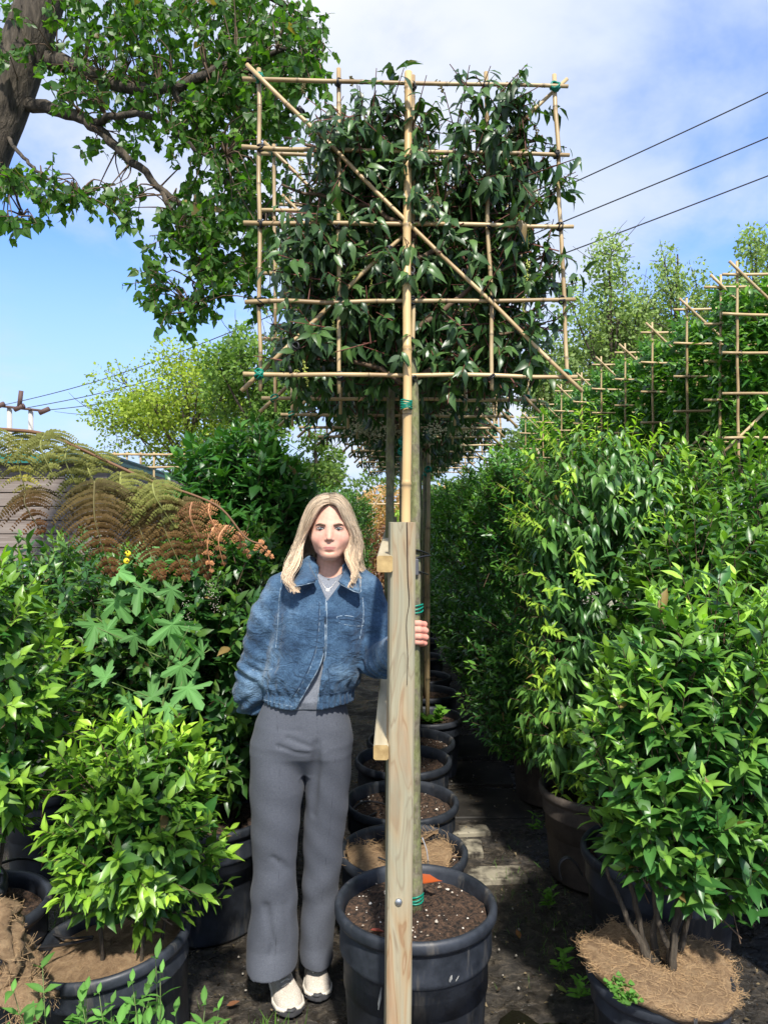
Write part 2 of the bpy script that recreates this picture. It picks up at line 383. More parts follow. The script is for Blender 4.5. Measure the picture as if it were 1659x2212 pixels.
# ================================================================== SETTING
def _ground(t, b):
    f = nz(t, 1.3, 8, .7); g = nz(t, 26, 8, .72, dist=.6); h = nz(t, 5, 6, .65); wv = nz(t, 9, 3, .5, dist=1.5)
    dark = ramp(t, g, [(.30, (.010, .009, .008)), (.52, (.042, .036, .029)), (.70, (.14, .115, .085))])
    moss = ramp(t, h, [(.50, (.03, .026, .02)), (.68, (.05, .075, .02))])
    tcn = N(t, 'ShaderNodeTexCoord'); s = N(t, 'ShaderNodeSeparateXYZ'); t.links.new(tcn.outputs['Object'], s.inputs[0])
    lf = rngmap(t, M(t, 'ADD', s.outputs[0], M(t, 'MULTIPLY', f, .5)), -.45, -.95, 0, .8)
    far = rngmap(t, M(t, 'ADD', s.outputs[1], M(t, 'MULTIPLY', f, 3)), 9.5, 14, 0, 1)
    m1 = N(t, 'ShaderNodeMix', data_type='RGBA'); t.links.new(lf, m1.inputs[0]); t.links.new(dark, m1.inputs[6]); t.links.new(moss, m1.inputs[7])
    m2 = N(t, 'ShaderNodeMix', data_type='RGBA'); t.links.new(far, m2.inputs[0]); t.links.new(m1.outputs[2], m2.inputs[6])
    t.links.new(ramp(t, h, [(.3, (.22, .19, .13)), (.7, (.36, .32, .23))]), m2.inputs[7])
    t.links.new(m2.outputs[2], b.inputs['Base Color'])
    t.links.new(rngmap(t, h, .44, .60, .16, .85), b.inputs['Roughness'])
    bump(t, b, M(t, 'ADD', g, M(t, 'MULTIPLY', wv, .6)), .8, .02)
m_ground = mat('ground', rough=.6, fn=_ground)
mb = MB(); xs = np.r_[-400, -60, -12, np.linspace(-3, 4, 57), 12, 60, 400]; ys = np.r_[-60, 0, np.linspace(1, 8, 57), 14, 30, 90, 700]
XX, YY = np.meshgrid(xs, ys, indexing='ij')
ZZ = .010*np.sin(XX*3.1+YY)*np.sin(YY*2.3-.6*XX)-.012; ZZ[np.hypot(XX, YY) > 9] = -.012
idx = np.arange(XX.size).reshape(XX.shape)
fc = [(idx[i, j], idx[i+1, j], idx[i+1, j+1], idx[i, j+1]) for i in range(len(xs)-1) for j in range(len(ys)-1)]
mb.add(np.c_[XX.ravel(), YY.ravel(), ZZ.ravel()], fc)
tag(mb.build('ground', m_ground), kind='structure')
# puddle on the path
pd = MB(); a = np.linspace(0, 2*math.pi, 60, endpoint=False)
rr = 1+.25*np.sin(3*a+1)+.12*np.sin(7*a)+.06*np.sin(13*a+2)
c = np.array([.50, 2.36, .003]); ring = np.c_[.15*rr*np.cos(a), .15*rr*np.sin(a), 0*a]+c
pd.add(np.r_[ring, [c]], [(i, (i+1) % 60, 60) for i in range(60)])
def _pud(t, b): bump(t, b, nz(t, 25, 3, .5), .12, .004)
m_puddle = mat('puddle_water', (.010, .009, .006), .05, .6, fn=_pud)
tag(pd.build('puddle', m_puddle), kind='structure')
# paving slabs of the path, worn and half buried
m_slab = mat('concrete', rough=.85, fn=two(7, (.025, .02, .015), (.30, .27, .20), .44, .58, 10, None, .8, .012))
m_slabdark = mat('dirty_concrete', rough=.7, fn=two(6, (.016, .014, .011), (.06, .053, .042), .45, .75, 8, None, .6, .01))
sl = MB()
for (x, y, sx, sy, rz, m_) in ((.49, 3.50, .30, .13, .06, 0), (.40, 3.78, .16, .16, -.05, 0), (.44, 3.98, .2, .1, .1, 0)):
    box(sl, (x, y, -.012), (sx, sy, .036), rotz(rz), .006)
tag(sl.build('path_slab', m_slab, smooth=False), kind='structure')
sl = MB()
for (x, y, sx, sy, rz) in ((.50, 4.35, .62, .42, .02), (.49, 4.85, .60, .42, -.02), (.5, 5.4, .6, .5, .01)):
    box(sl, (x, y, -.014), (sx, sy, .03), rotz(rz), .006)
tag(sl.build('dirty_path_slab', m_slabdark, smooth=False), kind='structure')
# litter: bark, leaf crumbs, gravel, one mass
n = 5200; gx = rng.uniform(-1.6, 2.2, n); gy = 1.9+rng.uniform(0, 1, n)**1.6*5
P = np.c_[gx, gy, .004+0*gx]; A = rng.normal(0, 1, (n, 3)); A[:, 2] *= .15
colr = np.where(rng.uniform(0, 1, (n, 1)) < .62, np.array([[.05, .035, .022]]), np.array([[.22, .17, .10]]))*rng.uniform(.5, 1.3, (n, 1))
lit = leaves('ground_litter', P, A, np.tile([0, 0, 1.], (n, 1))+rng.normal(0, .25, (n, 3)), rng.uniform(.005, .020, n), colr, T_QUAD, m_soft, None)
tag(lit, 'brown bark crumbs and pale leaf scraps on the wet black ground', 'litter', kind='stuff')
gv = MB(); ico = np.array([(0, 0, 1), (.9, 0, .3), (.28, .85, .3), (-.72, .53, .3), (-.72, -.53, .3), (.28, -.85, .3), (0, 0, -.4)])
icf = [(0, 1, 2), (0, 2, 3), (0, 3, 4), (0, 4, 5), (0, 5, 1), (6, 2, 1), (6, 3, 2), (6, 4, 3), (6, 5, 4), (6, 1, 5)]
for _ in range(520):
    gv.add(ico*rng.uniform(.002, .008)*rng.uniform(.6, 1.3, (7, 3))+[rng.uniform(-1.4, 1.4), 2+rng.uniform(0, 1)**1.5*4, .004], icf)
tag(gv.build('gravel', mat('gravel', (.32, .29, .24), .85)), 'small pale stones scattered over the dark path', 'gravel', kind='stuff')
# grass and moss tufts at the left foot of the path
def grass(n, cx, cy, sx, sy, h0, h1, name, label, col=(.10, .22, .03)):
    P = np.c_[rng.normal(cx, sx, n), rng.normal(cy, sy, n), np.zeros(n)]
    A = rng.normal(0, .35, (n, 3)); A[:, 2] = 1
    cl = np.array(col)*rng.uniform(.5, 1.4, (n, 1))
    o = leaves(name, P, A, rng.normal(0, 1, (n, 3)), rng.uniform(h0, h1, n), cl, tmpl([(.3, .022), (.7, .015)]), m_soft, None, curl=.35, width=1.2)
    return tag(o, label, 'grass', kind='stuff')
grass(130, -.345, 2.30, .045, .04, .04, .12, 'grass_tuft', 'bright green grass tuft in front of the pale trainers')
grass(90, -.47, 2.28, .035, .04, .04, .11, 'grass_tuft', 'thin grass blades between the trainers and the left pot')
grass(1500, -1.30, 2.9, .25, .5, .02, .07, 'ground_cover', 'low green weeds and moss between the pots on the left', (.06, .10, .025))
grass(700, -1.02, 3.3, .2, .25, .02, .08, 'ground_cover', 'low weeds round the small black pot on the left', (.06, .11, .025))
grass(900, -1.15, 2.0, .15, .25, .02, .06, 'ground_cover', 'moss and weeds round the torn coir mat', (.05, .085, .02))
grass(260, .62, 3.2, .10, .30, .015, .05, 'ground_cover', 'sparse weeds along the right side of the path', (.09, .2, .03))

# ================================================================== POTS
def pot_mesh(mb, r, h, lip=.020, n=56, taper=.82, soil_z=None):
    sz = soil_z if soil_z is not None else h-.05
    rb = r*taper
    prof = [(.001, .012), (rb*.96, .012), (rb, .0), (rb+.003, .01), (rb+(r-rb)*.70-.006, h*.70), (rb+(r-rb)*.70+.003, h*.715), (rb+(r-rb)*.70+.003, h*.735),
            (r-.011, h-.055), (r-.010, h-.040), (r+.001, h-.038), (r+.006, h-.028), (r+.006, h-.010), (r+.001, h-.002), (r-.006, h), (r-.014, h-.004), (r-.019, h-.02), (r-.022, h-.05), (rb+(r-rb)*.5, h*.5), (.001, h*.48)]
    lathe(mb, prof, n=n)
def soil_mesh(mb, r, z, seed=0, n=40, rings=12, dome=.012, rough=.006):
    g = np.random.default_rng(seed); a = np.linspace(0, 2*math.pi, n, endpoint=False); V = [(0, 0, z+dome)]; f = []
    for i in range(1, rings+1):
        q = i/rings
        for t in a: V.append((r*q*math.cos(t), r*q*math.sin(t), z+dome*(1-q*q)+g.normal(0, rough)*(1 if i < rings else .5)))
    for j in range(n): f.append((0, 1+j, 1+(j+1) % n))
    for i in range(rings-1):
        for j in range(n):
            k = (j+1) % n; f.append((1+i*n+j, 1+(i+1)*n+j, 1+(i+1)*n+k, 1+i*n+k))
    mb.add(V, f)
def pot(parent, r, h, m_=None, soil_z=None, seed=0, perlite=0, soilm=None, taper=.82, soil=True, perl=(.0025, .008)):
    sz = soil_z if soil_z is not None else h-.05
    mb = MB(); pot_mesh(mb, r, h, soil_z=sz, taper=taper); mb.build('plant_pot', m_ or m_pot, parent)
    if soil:
        rs = r-.022-(h-sz)*(1-taper)*.5
        mb = MB(); soil_mesh(mb, rs, sz, seed); mb.build('soil', soilm or m_soil, parent)
        if perlite:
            g = np.random.default_rng(seed+3); mb = MB()
            for _ in range(perlite):
                q = rs*.97*math.sqrt(g.uniform()); t = g.uniform(0, 6.28); s = g.uniform(*perl) if g.uniform() > .06 else perl[1]*1.5
                mb.add(ico*s*g.uniform(.6, 1.3, (7, 3))+[q*math.cos(t), q*math.sin(t), sz+.012*(1-(q/rs)**2)+.003], icf)
            tag(mb.build('perlite', m_white, parent, smooth=False), kind='stuff')
# ================================================================== PLEACHED TREES IN THE CENTRE ROW
def cane(parent, a, b, r, m_=None, nodes=4, bend=.004):
    a, b = np.asarray(a, float), np.asarray(b, float); q = np.linspace(0, 1, 9)[:, None]
    P = a+(b-a)*q; P[1:-1] += rng.normal(0, bend, (7, 3))*.5; L_ = np.linalg.norm(b-a)
    ts = [(i+rng.uniform(.3, .7))/nodes for i in range(nodes)]; u = set(np.linspace(0, 1, 17)); w_ = r*.45/L_; pk = {}
    for t in ts:
        for k, f_, c_ in ((-2.2, 1.0, 1), (-1.0, 1.14, .62), (0, 1.0, .35), (1.0, 1.16, .7), (2.2, 1.0, 1)):
            v = min(max(t+k*w_, 0), 1); u.add(v); pk[v] = (f_, c_)
    u = np.array(sorted(u)); big = spline(P, 161); pts = np.stack([np.interp(u, np.linspace(0, 1, 161), big[:, j]) for j in range(3)], 1)
    rad = r*np.interp(u, [0, 1], [1.08, .9])*np.array([pk.get(v, (1, 1))[0] for v in u]); tone = rng.uniform(.8, 1.15)
    mb = MB(); tube(mb, pts, rad, 9); mb.c[-1] = np.repeat(np.array([[pk.get(v, (1, 1))[1]*tone]*3 for v in u]), 9, axis=0)
    return mb.build('bamboo_cane', m_ or m_bamboo, parent, colour=True)
def tie(parent, p, r, m_, turns=2, name='tie'):
    mb = MB(); p = np.asarray(p, float)
    for k in range(turns):
        t = np.linspace(0, 2*math.pi, 15); nrm = unit(rng.normal(0, 1, 3)+np.array([0, .0, 0]))
        u = unit(np.cross(nrm, [0.2, 1, .1])); v = np.cross(nrm, u)
        tube(mb, p+r*(np.cos(t)[:, None]*u+np.sin(t)[:, None]*v), r*.22, 5, False)
    return mb.build(name, m_, parent)
def dfr(y): return 2.36+(815-y)/640*.09
BASE1 = np.array([.095, 2.33, 0])  # foot of the nearest tree
def fr(x, y, dz=0): return U(x, y, dfr(y)+dz)-BASE1
OLD = (.030, .074, .022); OLD2 = (.08, .14, .035); NEW = (.12, .21, .035)
def crown_leaves(parent, nshoot, seed, main=False, name='crown'):
    global rng
    keep = rng; rng = np.random.default_rng(seed)
    # crown box in tree space : x -.42...50, z 2.02..2.93, y .06...36
    B = []; 
    while len(B) < nshoot:
        x = rng.uniform(-.43, .48); z = rng.uniform(2.05, 2.93); y = rng.uniform(.058, .38)
        lim = np.interp(z, [2.0, 2.2, 2.45, 2.55, 2.62, 2.75, 2.93], [-.37, -.43, -.44, -.385, -.35, -.335, -.31])
        if x < lim: continue
        if x > np.interp(z, [2.0, 2.7, 2.93], [.44, .42, .35]): continue
        if math.sin(x*11+seed)*math.sin(z*13+seed*2) > .62 and rng.uniform() < .8: continue
        if main and abs(x-.085) < .05 and z > 2.7: continue
        B.append((x, y, z))
    B = np.array(B); D = rng.normal(0, .6, (nshoot, 3)); D[:, 2] += .35; D[:, 1] -= .35
    out = B[:, 0]; D[:, 0] += np.sign(out)*.2
    P, A, Nn, L, C = shoots(B, D, rng.uniform(.08, .15, nshoot), 10, .060, rng.uniform(-.25, .45, nshoot), OLD, (.10, .17, .035), 70, 35, droop=.75, jitter=.3, tipsmall=.75)
    old2 = rng.uniform(0, 1, (len(P), 1)) < .25; C = np.where(old2, C+np.array(OLD2)*.6, C)
    Nn[:, 1] -= .5
    o = leaves(name, P, A, Nn, L, C, T_LAUREL, m_laurel, parent, .30, .55, 1.0)
    D = unit(D); tw = prisms('twigs', B-D*.05, B+D*.13, .003, .0015, m_redtwig, o)
    rng = keep; return o
def branches(parent, r0=.014):
    mb = MB()
    for (z0, sx, zz_, yy) in ((2.02, -1, 2.15, .12), (2.05, 1, 2.22, .10), (2.2, 1, 2.42, .08), (2.25, -1, 2.40, .14), (2.42, 1, 2.62, .14), (2.5, -1, 2.66, .1), (2.7, 1, 2.82, .12), (2.72, -1, 2.84, .16)):
        p = [(-.0, .06, z0), (sx*.12+.02, yy+.0, z0+(zz_-z0)*.5), (sx*.27, yy+.03, zz_-.02), (sx*.42, yy+.05, zz_+.03)]
        tube(mb, spline(p, 12)+rng.normal(0, .004, (12, 3)), np.linspace(r0*.7, .004, 12), 6)
    return mb.build('branch', m_twig, parent)
def flower_spike(parent, p, ln, d, col_m, name='flower_spike'):
    mb = MB(); p = np.asarray(p, float); d = unit(np.asarray(d, float)); Q = [p+d*ln*t+np.array([0, 0, -.03*t*t*ln/.1]) for t in np.linspace(0, 1, 7)]
    tube(mb, Q, .0012, 4)
    for i in range(34):
        t = rng.uniform(.1, 1); q = p+d*ln*t+np.array([0, 0, -.03*t*t*ln/.1])+rng.normal(0, .0045*(1.1-t*.6), 3); mb.add(ico*(.0046*(1.15-.5*t)), icf)
        mb.v[-1] += q
    return mb.build(name, col_m, parent)
m_spike = mat('flower_bud', (.42, .48, .10), .6)
m_cream = mat('cream_flower', (.62, .58, .38), .8)

def frame(parent, ties=True, main=False, dz=0.0):
    r = .0067
    for (x0, y0, x1, y1) in ((560, 150, 563, 845), (732, 150, 733, 850), (1049, 158, 1062, 842), (1196, 163, 1226, 828), (892, 165, 893, 850)):
        cane(parent, fr(x0, y0, dz), fr(x1, y1, dz), r)
    for (x0, y0, x1, y1) in ((525, 172, 1226, 188), (523, 318, 1229, 336), (527, 482, 1238, 490), (530, 653, 1242, 647), (526, 808, 1246, 814)):
        cane(parent, fr(x0, y0, dz-.017), fr(x1, y1, dz-.017), r)
    cane(parent, fr(534, 141, dz-.033), fr(1258, 846, dz-.033), r*.95)
    cane(parent, fr(522, 845, dz+.017), fr(1224, 172, dz+.017), r*1.0)
    for (x, y) in ((561, 170), (1198, 188), (560, 808), (1222, 810)): tie(parent, fr(x, y, dz-.012), .0155, m_green, 5 if ties else 2, 'green_tie')
    if ties:
        for (x, y) in ((732, 180), (1050, 187), (891, 187), (564, 320), (732, 328), (1052, 335), (1201, 335), (892, 332), (564, 484), (729, 487), (1053, 490), (1208, 490), (890, 490),
                       (563, 653), (733, 651), (1057, 648), (1212, 648), (890, 650), (734, 812), (1061, 815), (891, 816), (792, 387), (628, 800), (650, 240), (800, 400), (1000, 590), (1120, 712), (640, 748), (840, 540), (1000, 400)):
            tie(parent, fr(x, y, dz-.012), .0125, m_black, 3, 'black_tie')
def trunk(parent, pts, r0, r1, name='trunk'):
    P = spline(pts, 26); P += rng.normal(0, .0018, P.shape)
    mb = MB(); tube(mb, P, np.linspace(r0, r1, 26)*(1+rng.normal(0, .04, 26)), 12); return mb.build(name, m_trunk, parent)

t1 = empty('pleached_tree', BASE1, 'nearest pleached tree, in the front pot, its trunk held by the woman', 'tree', 'pleached trees in the centre row')
pot(t1, .238, .475, seed=2, perlite=95, perl=(.0014, .0052), soil_z=.435)
g4 = np.random.default_rng(8)
for (a0, z0, w_, h_, tl) in ((-118, .30, .010, .07, .3), (-113, .26, .012, .10, -.2), (-109, .31, .009, .05, .4), (-106, .25, .016, .09, .1), (-102, .33, .014, .045, -.3), (-111, .14, .018, .10, .15), (-105, .12, .012, .08, -.2), (-99, .17, .012, .09, .25), (-68, .365, .010, .02, .1), (-63, .36, .006, .014, .2)):
    V = []; m = 9
    for i in range(m):
        q = i/(m-1); z = z0+(q-.5)*h_; rr_ = .238*.82+(.238*.18)*(z/.475)+.0045 if z < .335 else .238*.82+(.238*.18)*(z/.475)+.006
        for s_ in (-1, 1): an = R(a0)+tl*(q-.5)*.2+s_*w_/.45*math.sin(math.pi*min(max(q, .08), .92))*g4.uniform(.5, 1.2); V.append((rr_*math.cos(an), rr_*math.sin(an), z))
    mb = MB(); mb.add(V, [(2*i, 2*i+1, 2*i+3, 2*i+2) for i in range(m-1)]); mb.build('scuff', mat('scuff', rough=.9, fn=two(30, (.10, .105, .11), (.42, .41, .37), .36, .50, 5, (1, 1, .2))), t1.children[0])
trunk(t1, [(.0, .0, .42), (-.006, -.005, .9), (-.003, -.02, 1.28), (-.002, 0, 1.6), (-.006, .03, 2.0), (-.018, .07, 2.3), (-.02, .09, 2.85)], .022, .010)
frame(t1, True, True); crown_leaves(t1, 860, 3, True); branches(t1)
cp0, cp1 = U(877, 1250, 2.27)-BASE1, fr(882, 158, -.03)
cane(t1, cp0, cp1, .0135, m_bamboo_pale, 8, .002)
for y in (300, 372, 412, 586, 600, 330, 740): tie(t1, fr(884, y, -.015), .0165, m_black, 1, 'black_tie')
tt = MB()
for k in range(5): 
    t = np.linspace(0, 2*math.pi, 17); c = U(877.5, 866+k*4, 2.30)-BASE1
    tube(tt, np.c_[c[0]+.0165*np.cos(t), c[1]+.0165*np.sin(t), c[2]+.002*np.sin(t*2+k)], .0026, 5, False)
tt.build('green_tie', m_green, t1)
for (z, x) in ((1.348, -.003), (.475, -.001)):
    tt = MB()
    for k in range(3):
        t = np.linspace(0, 2*math.pi, 17)
        tube(tt, np.c_[x+.024*np.cos(t), -.014*(z > 1)+.024*np.sin(t), z+k*.006+.006*np.sin(t+k)], .0028, 5, False)
    tt.build('green_tie', m_green, t1)
for (x, y, l, dx) in ((945, 340, .11, 0), (960, 345, .11, 0), (730, 545, .09, 0), (798, 545, .085, .1), (765, 560, .06, 0), (716, 690, .09, .5), (632, 740, .09, .2), (650, 765, .08, .3), (672, 545, .08, 0),
                      (1140, 450, .10, 0), (1126, 330, .08, 0), (1138, 560, .09, 0), (600, 560, .07, 0), (620, 545, .06, 0), (730, 575, .08, .1), (655, 755, .07, .1), (1130, 640, .06, 0), (685, 350, .07, 0), (650, 340, .07, 0), (1110, 300, .06, 0)):
    flower_spike(t1, fr(x, y, .02), l, (dx, 0, -1), m_spike)
for (x, y, l) in ((960, 205, .07), (1084, 215, .075), (1115, 240, .06), (762, 190, .05), (1160, 300, .06), (1080, 200, .05), (652, 205, .05)):
    flower_spike(t1, fr(x, y, .03), l, (rng.normal(0, .15), 0, 1), mat('dry_spike', (.16, .14, .05), .7))
# big leaf sprays that stick out of the frame
Bp = np.array([fr(1225, 600, .05), fr(862, 165, .02), fr(1150, 240, .05), fr(1190, 420, .08), fr(590, 500, .05)]); Dp = np.array([(1, -.2, .3), (-.5, 0, .6), (1, 0, .1), (.8, 0, 0), (-.6, 0, .3)])
P, A, Nn, L, C = shoots(Bp, Dp, np.array([.06, .05, .09, .08, .06]), 7, .08, np.full(5, .2), OLD, (.06, .11, .03), 75, 40, droop=.6)
for k in range(5): leaves('leaf_spray', P[7*k:7*k+7], A[7*k:7*k+7], Nn[7*k:7*k+7], L[7*k:7*k+7], C[7*k:7*k+7], T_LAUREL, m_laurel, t1, .3, .5)

# prototypes for the trees behind
def back_tree(loc, potr, poth, label, seed, sc_=1.0, coir=False, flowers=0):
    t = empty('pleached_tree', loc, label, 'tree', 'pleached trees in the centre row', 0, 1)
    pot(t, potr, poth, seed=seed, perlite=110, soil_z=poth-.05)
    return t
proto2 = None
ROW = [(.070, 2.84, .232, .405), (.075, 3.34, .242, .40), (.095, 3.84, .235, .415), (.150, 4.32, .24, .365), (.27, 4.85, .22, .36), (.29, 5.4, .22, .38), (.30, 6.0, .22, .36), (.30, 6.7, .22, .38), (.33, 7.5, .22, .38), (.36, 8.4, .22, .38)]
WORDS = ['second pleached tree of the centre row, its pot topped with a coir mat', 'third pleached tree of the centre row, coiled hose and perlite on its soil', 'fourth pleached tree of the centre row, its pot behind the lower rail end',
         'fifth pleached tree of the centre row, its pot rim standing out to the right', 'sixth pleached tree of the centre row, seedling growing in its pot', 'seventh pleached tree of the centre row, behind the seedling pot', 'eighth pleached tree of the centre row, pot below the gripping hand',
         'ninth pleached tree of the centre row, deep between the hedges', 'tenth pleached tree of the centre row, next to last', 'farthest pleached tree of the centre row, before the tan hedge']
m_conc = m_trunk
for i, (x, y, r_, h_) in enumerate(ROW):
    t = empty('pleached_tree', (x, y, 0), WORDS[i], 'tree', 'pleached trees in the centre row')
    pot(t, r_, h_, seed=10+i, perlite=75 if i < 4 else 0, perl=(.0015, .005), soil_z=h_-.05)
    dx = BASE1[0]-x+.0
    if i == 0:
        f0 = len(t.children); frame(t, False); 
        for o in list(t.children)[f0:]: pass
        crown_leaves(t, 330, 21); branches(t)
        cp = cane(t, (-.0, -.05, .35), (.02, .04, 3.0), .0125, m_bamboo, 6)
        trunk(t, [(-.045, 0, .35), (-.05, .0, 1.3), (-.045, .0, 2.0), (-.03, .07, 2.85)], .021, .012)
        tie(t, (.005, -.02, 1.90), .02, m_green, 4, 'green_tie')
        shared = [o for o in t.children if o.name.split('.')[0] in ('bamboo_cane', 'crown', 'branch', 'trunk', 'green_tie')]
    else:
        for o in shared:
            c = copy_tree(o, t)
            if i % 2: c.scale = (-1 if o.name.startswith('crown') else 1, 1, 1)
            if o.name.startswith('trunk'): c.location = (.045 if i in (2, 5) else .0, 0, 0)
        t.rotation_euler = (0, 0, rng.normal(0, .02)); 
    if i in (1, 2):
        for k in range(9):
            p = np.array([rng.uniform(-.35, .4), rng.uniform(-.0, .1), rng.uniform(1.98, 2.1)]); flo = MB()
            for _ in range(60): flo.add(ico*.006, icf); flo.v[-1] += p+rng.normal(0, 1, 3)*[.028, .012, .016]
            flo.build('flower_cluster', m_cream, t)
    tr = t
# coir mat lying in the second pot, torn hole round the trunk
t2 = [o for o in sc.objects if o.get('label') == WORDS[0]][0]
def coir_disc(name, r, z, parent_loc, label, split=1.2, wav=.012, thick=.012, tilt=(0, 0), hole=.03, seed=1, fibres=500, fl=(.02, .06)):
    g = np.random.default_rng(seed); na, nr = 72, 14; V = []; f = []
    for lay in (0, 1):
        for i in range(nr+1):
            q = hole/r+(1-hole/r)*i/nr
            for j in range(na):
                a = split+.06+(2*math.pi-.12)*j/(na-1)
                R_ = r*q*(1+.03*math.sin(5*a)+.015*math.sin(11*a+1)); x, y = R_*math.cos(a), R_*math.sin(a)
                zz2 = z+wav*math.sin(2*a+.7)*q+.5*wav*math.sin(5*a)*q*q+g.normal(0, .0012)-(.012*max(0, q-.85)/.15)+x*tilt[0]+y*tilt[1]+(.035*math.exp(-((a-split)/.35)**2)*q if a < split+1 else 0)
                V.append((x, y, zz2-(thick if lay else 0)))
    o = (nr+1)*na
    for i in range(nr):
        for j in range(na-1):
            a0 = i*na+j; f.append((a0, a0+na, a0+na+1, a0+1)); f.append((o+a0, o+a0+1, o+a0+na+1, o+a0+na))
    for j in range(na-1): b_ = nr*na+j; f.append((b_, o+b_, o+b_+1, b_+1)); f.append((j, j+1, o+j+1, o+j))
    for i in range(nr):
        for j in (0, na-1): a0 = i*na+j; f.append((a0, a0+na, o+a0+na, o+a0))
    e = empty(name, parent_loc, label, 'coir mat')
    mb = MB(); mb.add(V, f); mb.build('mat_disc', m_coir, e)
    V = np.array(V[:o]); fb = MB()
    for _ in range(fibres):
        p = V[g.integers(0, o)].copy() if g.uniform() < .6 else V[nr*na+g.integers(0, na)].copy()
        d = g.normal(0, 1, 3); d[2] = abs(d[2])*.35; d = unit(d); l = g.uniform(*fl); q = np.linspace(0, 1, 5)[:, None]
        tube(fb, p+d*l*q+g.normal(0, 1, 3)*q*(1-q)*.03*[1, 1, .4]+[0, 0, .001], .00045, 3, False)
    tag(fb.build('fibres', m_fibre, e), kind='stuff'); return e
coir_disc('coir_mat', .19, .392, (.055, 2.82, 0), 'brown coir mat lying loose in the second pot of the centre row', split=.6, wav=.018, seed=4)
# leaf on the soil
mb = MB(); leaf = U(928, 1908, 2.42)
lf_ = leaves('fallen_leaf', np.array([U(905, 1908, 2.37)]), np.array([[1, .15, 0.05]]), np.array([[0, -.2, 1.]]), .075, np.array([[.45, .09, .02]]), T_HEART, m_soft, None, .5, .1, .8)
tag(lf_, 'orange-red fallen leaf on the soil of the front pot', 'leaf')
for (x, y, z, c_, lb) in ((.52, 2.95, .01, (.30, .13, .05), 'brown fallen leaf lying on the path near the first pot'), (.36, 3.15, .01, (.34, .22, .08), 'tan fallen leaf on the path beside the second pot'), (-.52, 2.55, .01, (.22, .10, .05), 'dark brown fallen leaf left of the trainers'), (.62, 2.62, .01, (.20, .28, .06), 'greenish fallen leaf at the foot of the handle pot'), (.0, 2.20, .447, (.30, .07, .05), 'small red leaf on the soil behind the post')):
    o = leaves('fallen_leaf', np.array([[x, y, z]]), np.array([[rng.normal(), rng.normal(), .08]]), np.array([[rng.normal(0, .2), rng.normal(0, .2), 1.]]), .045, np.array([c_]), T_LAUREL, m_soft, None, .4, -.3, 1.1); tag(o, lb, 'leaf')
# drip hoses
m_hose = mat('black_hose', (.02, .02, .022), .45)
def hose(pts, r, label, name='drip_hose', n=40, m_=None):
    mb = MB(); tube(mb, spline(pts, n), r, 8); return tag(mb.build(name, m_ or m_hose, None), label, 'hose')
hose([(-.03, 3.26, .37), (-.10, 3.20, .37), (-.13, 3.30, .37), (-.08, 3.38, .372), (-.0, 3.34, .375), (.04, 3.25, .38), (.06, 3.10, .39)], .004, 'thin black drip hose coiled in the third pot')
hose([(-.02, 2.74, .415), (.04, 2.70, .41), (.08, 2.66, .42), (.13, 2.66, .43)], .0035, 'black drip hose lying across the coir mat of the second pot')
hose([U(-10, 2040, 2.25), U(40, 2046, 2.25), U(100, 2047, 2.3), U(150, 2040, 2.36), U(200, 2030, 2.4)], .0045, 'black drip hose running from the left edge to the near left pot')
hose([U(80, 1998, 2.5), U(110, 2018, 2.48), U(150, 2028, 2.45), U(200, 2025, 2.4)], .004, 'second thin drip hose reaching the near left pot from behind')
hose([U(-10, 1870, 2.6), U(40, 1856, 2.8), U(90, 1862, 3.0), U(160, 1875, 3.1), U(220, 1880, 3.1)], .005, 'black pipe crossing in front of the small pot at the far left')
def peg(x, y, z, label):
    e = empty('drip_peg', (x, y, z), label, 'drip peg', 'drip pegs in the centre pots'); mb = MB()
    tube(mb, [(0, 0, -.01), (0, 0, .05)], [.002, .004], 6); mb.build('stake', m_black, e)
    mb = MB(); tube(mb, spline([(0, 0, .05), (-.005, 0, .09), (-.02, .01, .13)], 8), .002, 6); mb.build('tube', mat('grey_tube', (.35, .37, .4), .4), e)
peg(.155, 2.72, .36, 'white and black drip peg beside the coir mat'); peg(.17, 3.9, .36, 'drip peg in the soil of the fourth centre pot')

# ================================================================== POST AND RAILS
pf = empty('post_and_rail', (.043, 2.0, 0), 'square softwood post with two rails, bolted in front of the first pot', 'wooden support')
mb = MB(); pb = U(859, 2212, 2.0); pt = U(868.5, 1128, 2.0)
H = pt[2]+.25; g = 14; V = []; f = []
for i in range(g+1):
    z = -.25+(pt[2]+.25)*i/g; cx = pb[0]+(pt[0]-pb[0])*(z-pb[2])/(pt[2]-pb[2])
    hx, hy = .0325, .032; b_ = .005; c_, s_ = math.cos(.10), math.sin(.10)
    for (x, y) in ((-hx+b_, -hy), (hx-b_, -hy), (hx, -hy+b_), (hx, hy-b_), (hx-b_, hy), (-hx+b_, hy), (-hx, hy-b_), (-hx, -hy+b_)):
        V.append((cx+x*c_-y*s_+rng.normal(0, .0004), 2.0+x*s_+y*c_, z))
for i in range(g):
    for j in range(8): k = (j+1) % 8; f.append((i*8+j, i*8+k, (i+1)*8+k, (i+1)*8+j))
f.append(tuple(g*8+j for j in range(8))); mb.add(V, f)
mb.build('post', m_wood, pf, smooth=False, origin=(.043, 2.0, 0))
mb = MB(); bc = U(861, 1951, 1.963); tube(mb, [bc+[0, .006, 0], bc+[0, 0, 0], bc+[0, -.003, 0]], [.0095, .0095, .006], 8); mb.build('bolt', m_zinc, pf, origin=(.043, 2.0, 0))
mb = MB()   # the long drying crack down the face
ck = [U(879, 1128, 1.9655), U(880, 1190, 1.9655), U(881, 1250, 1.9655), U(884, 1300, 1.9655), U(878, 1345, 1.9655), U(881, 1420, 1.9655), U(879, 1480, 1.9655)]
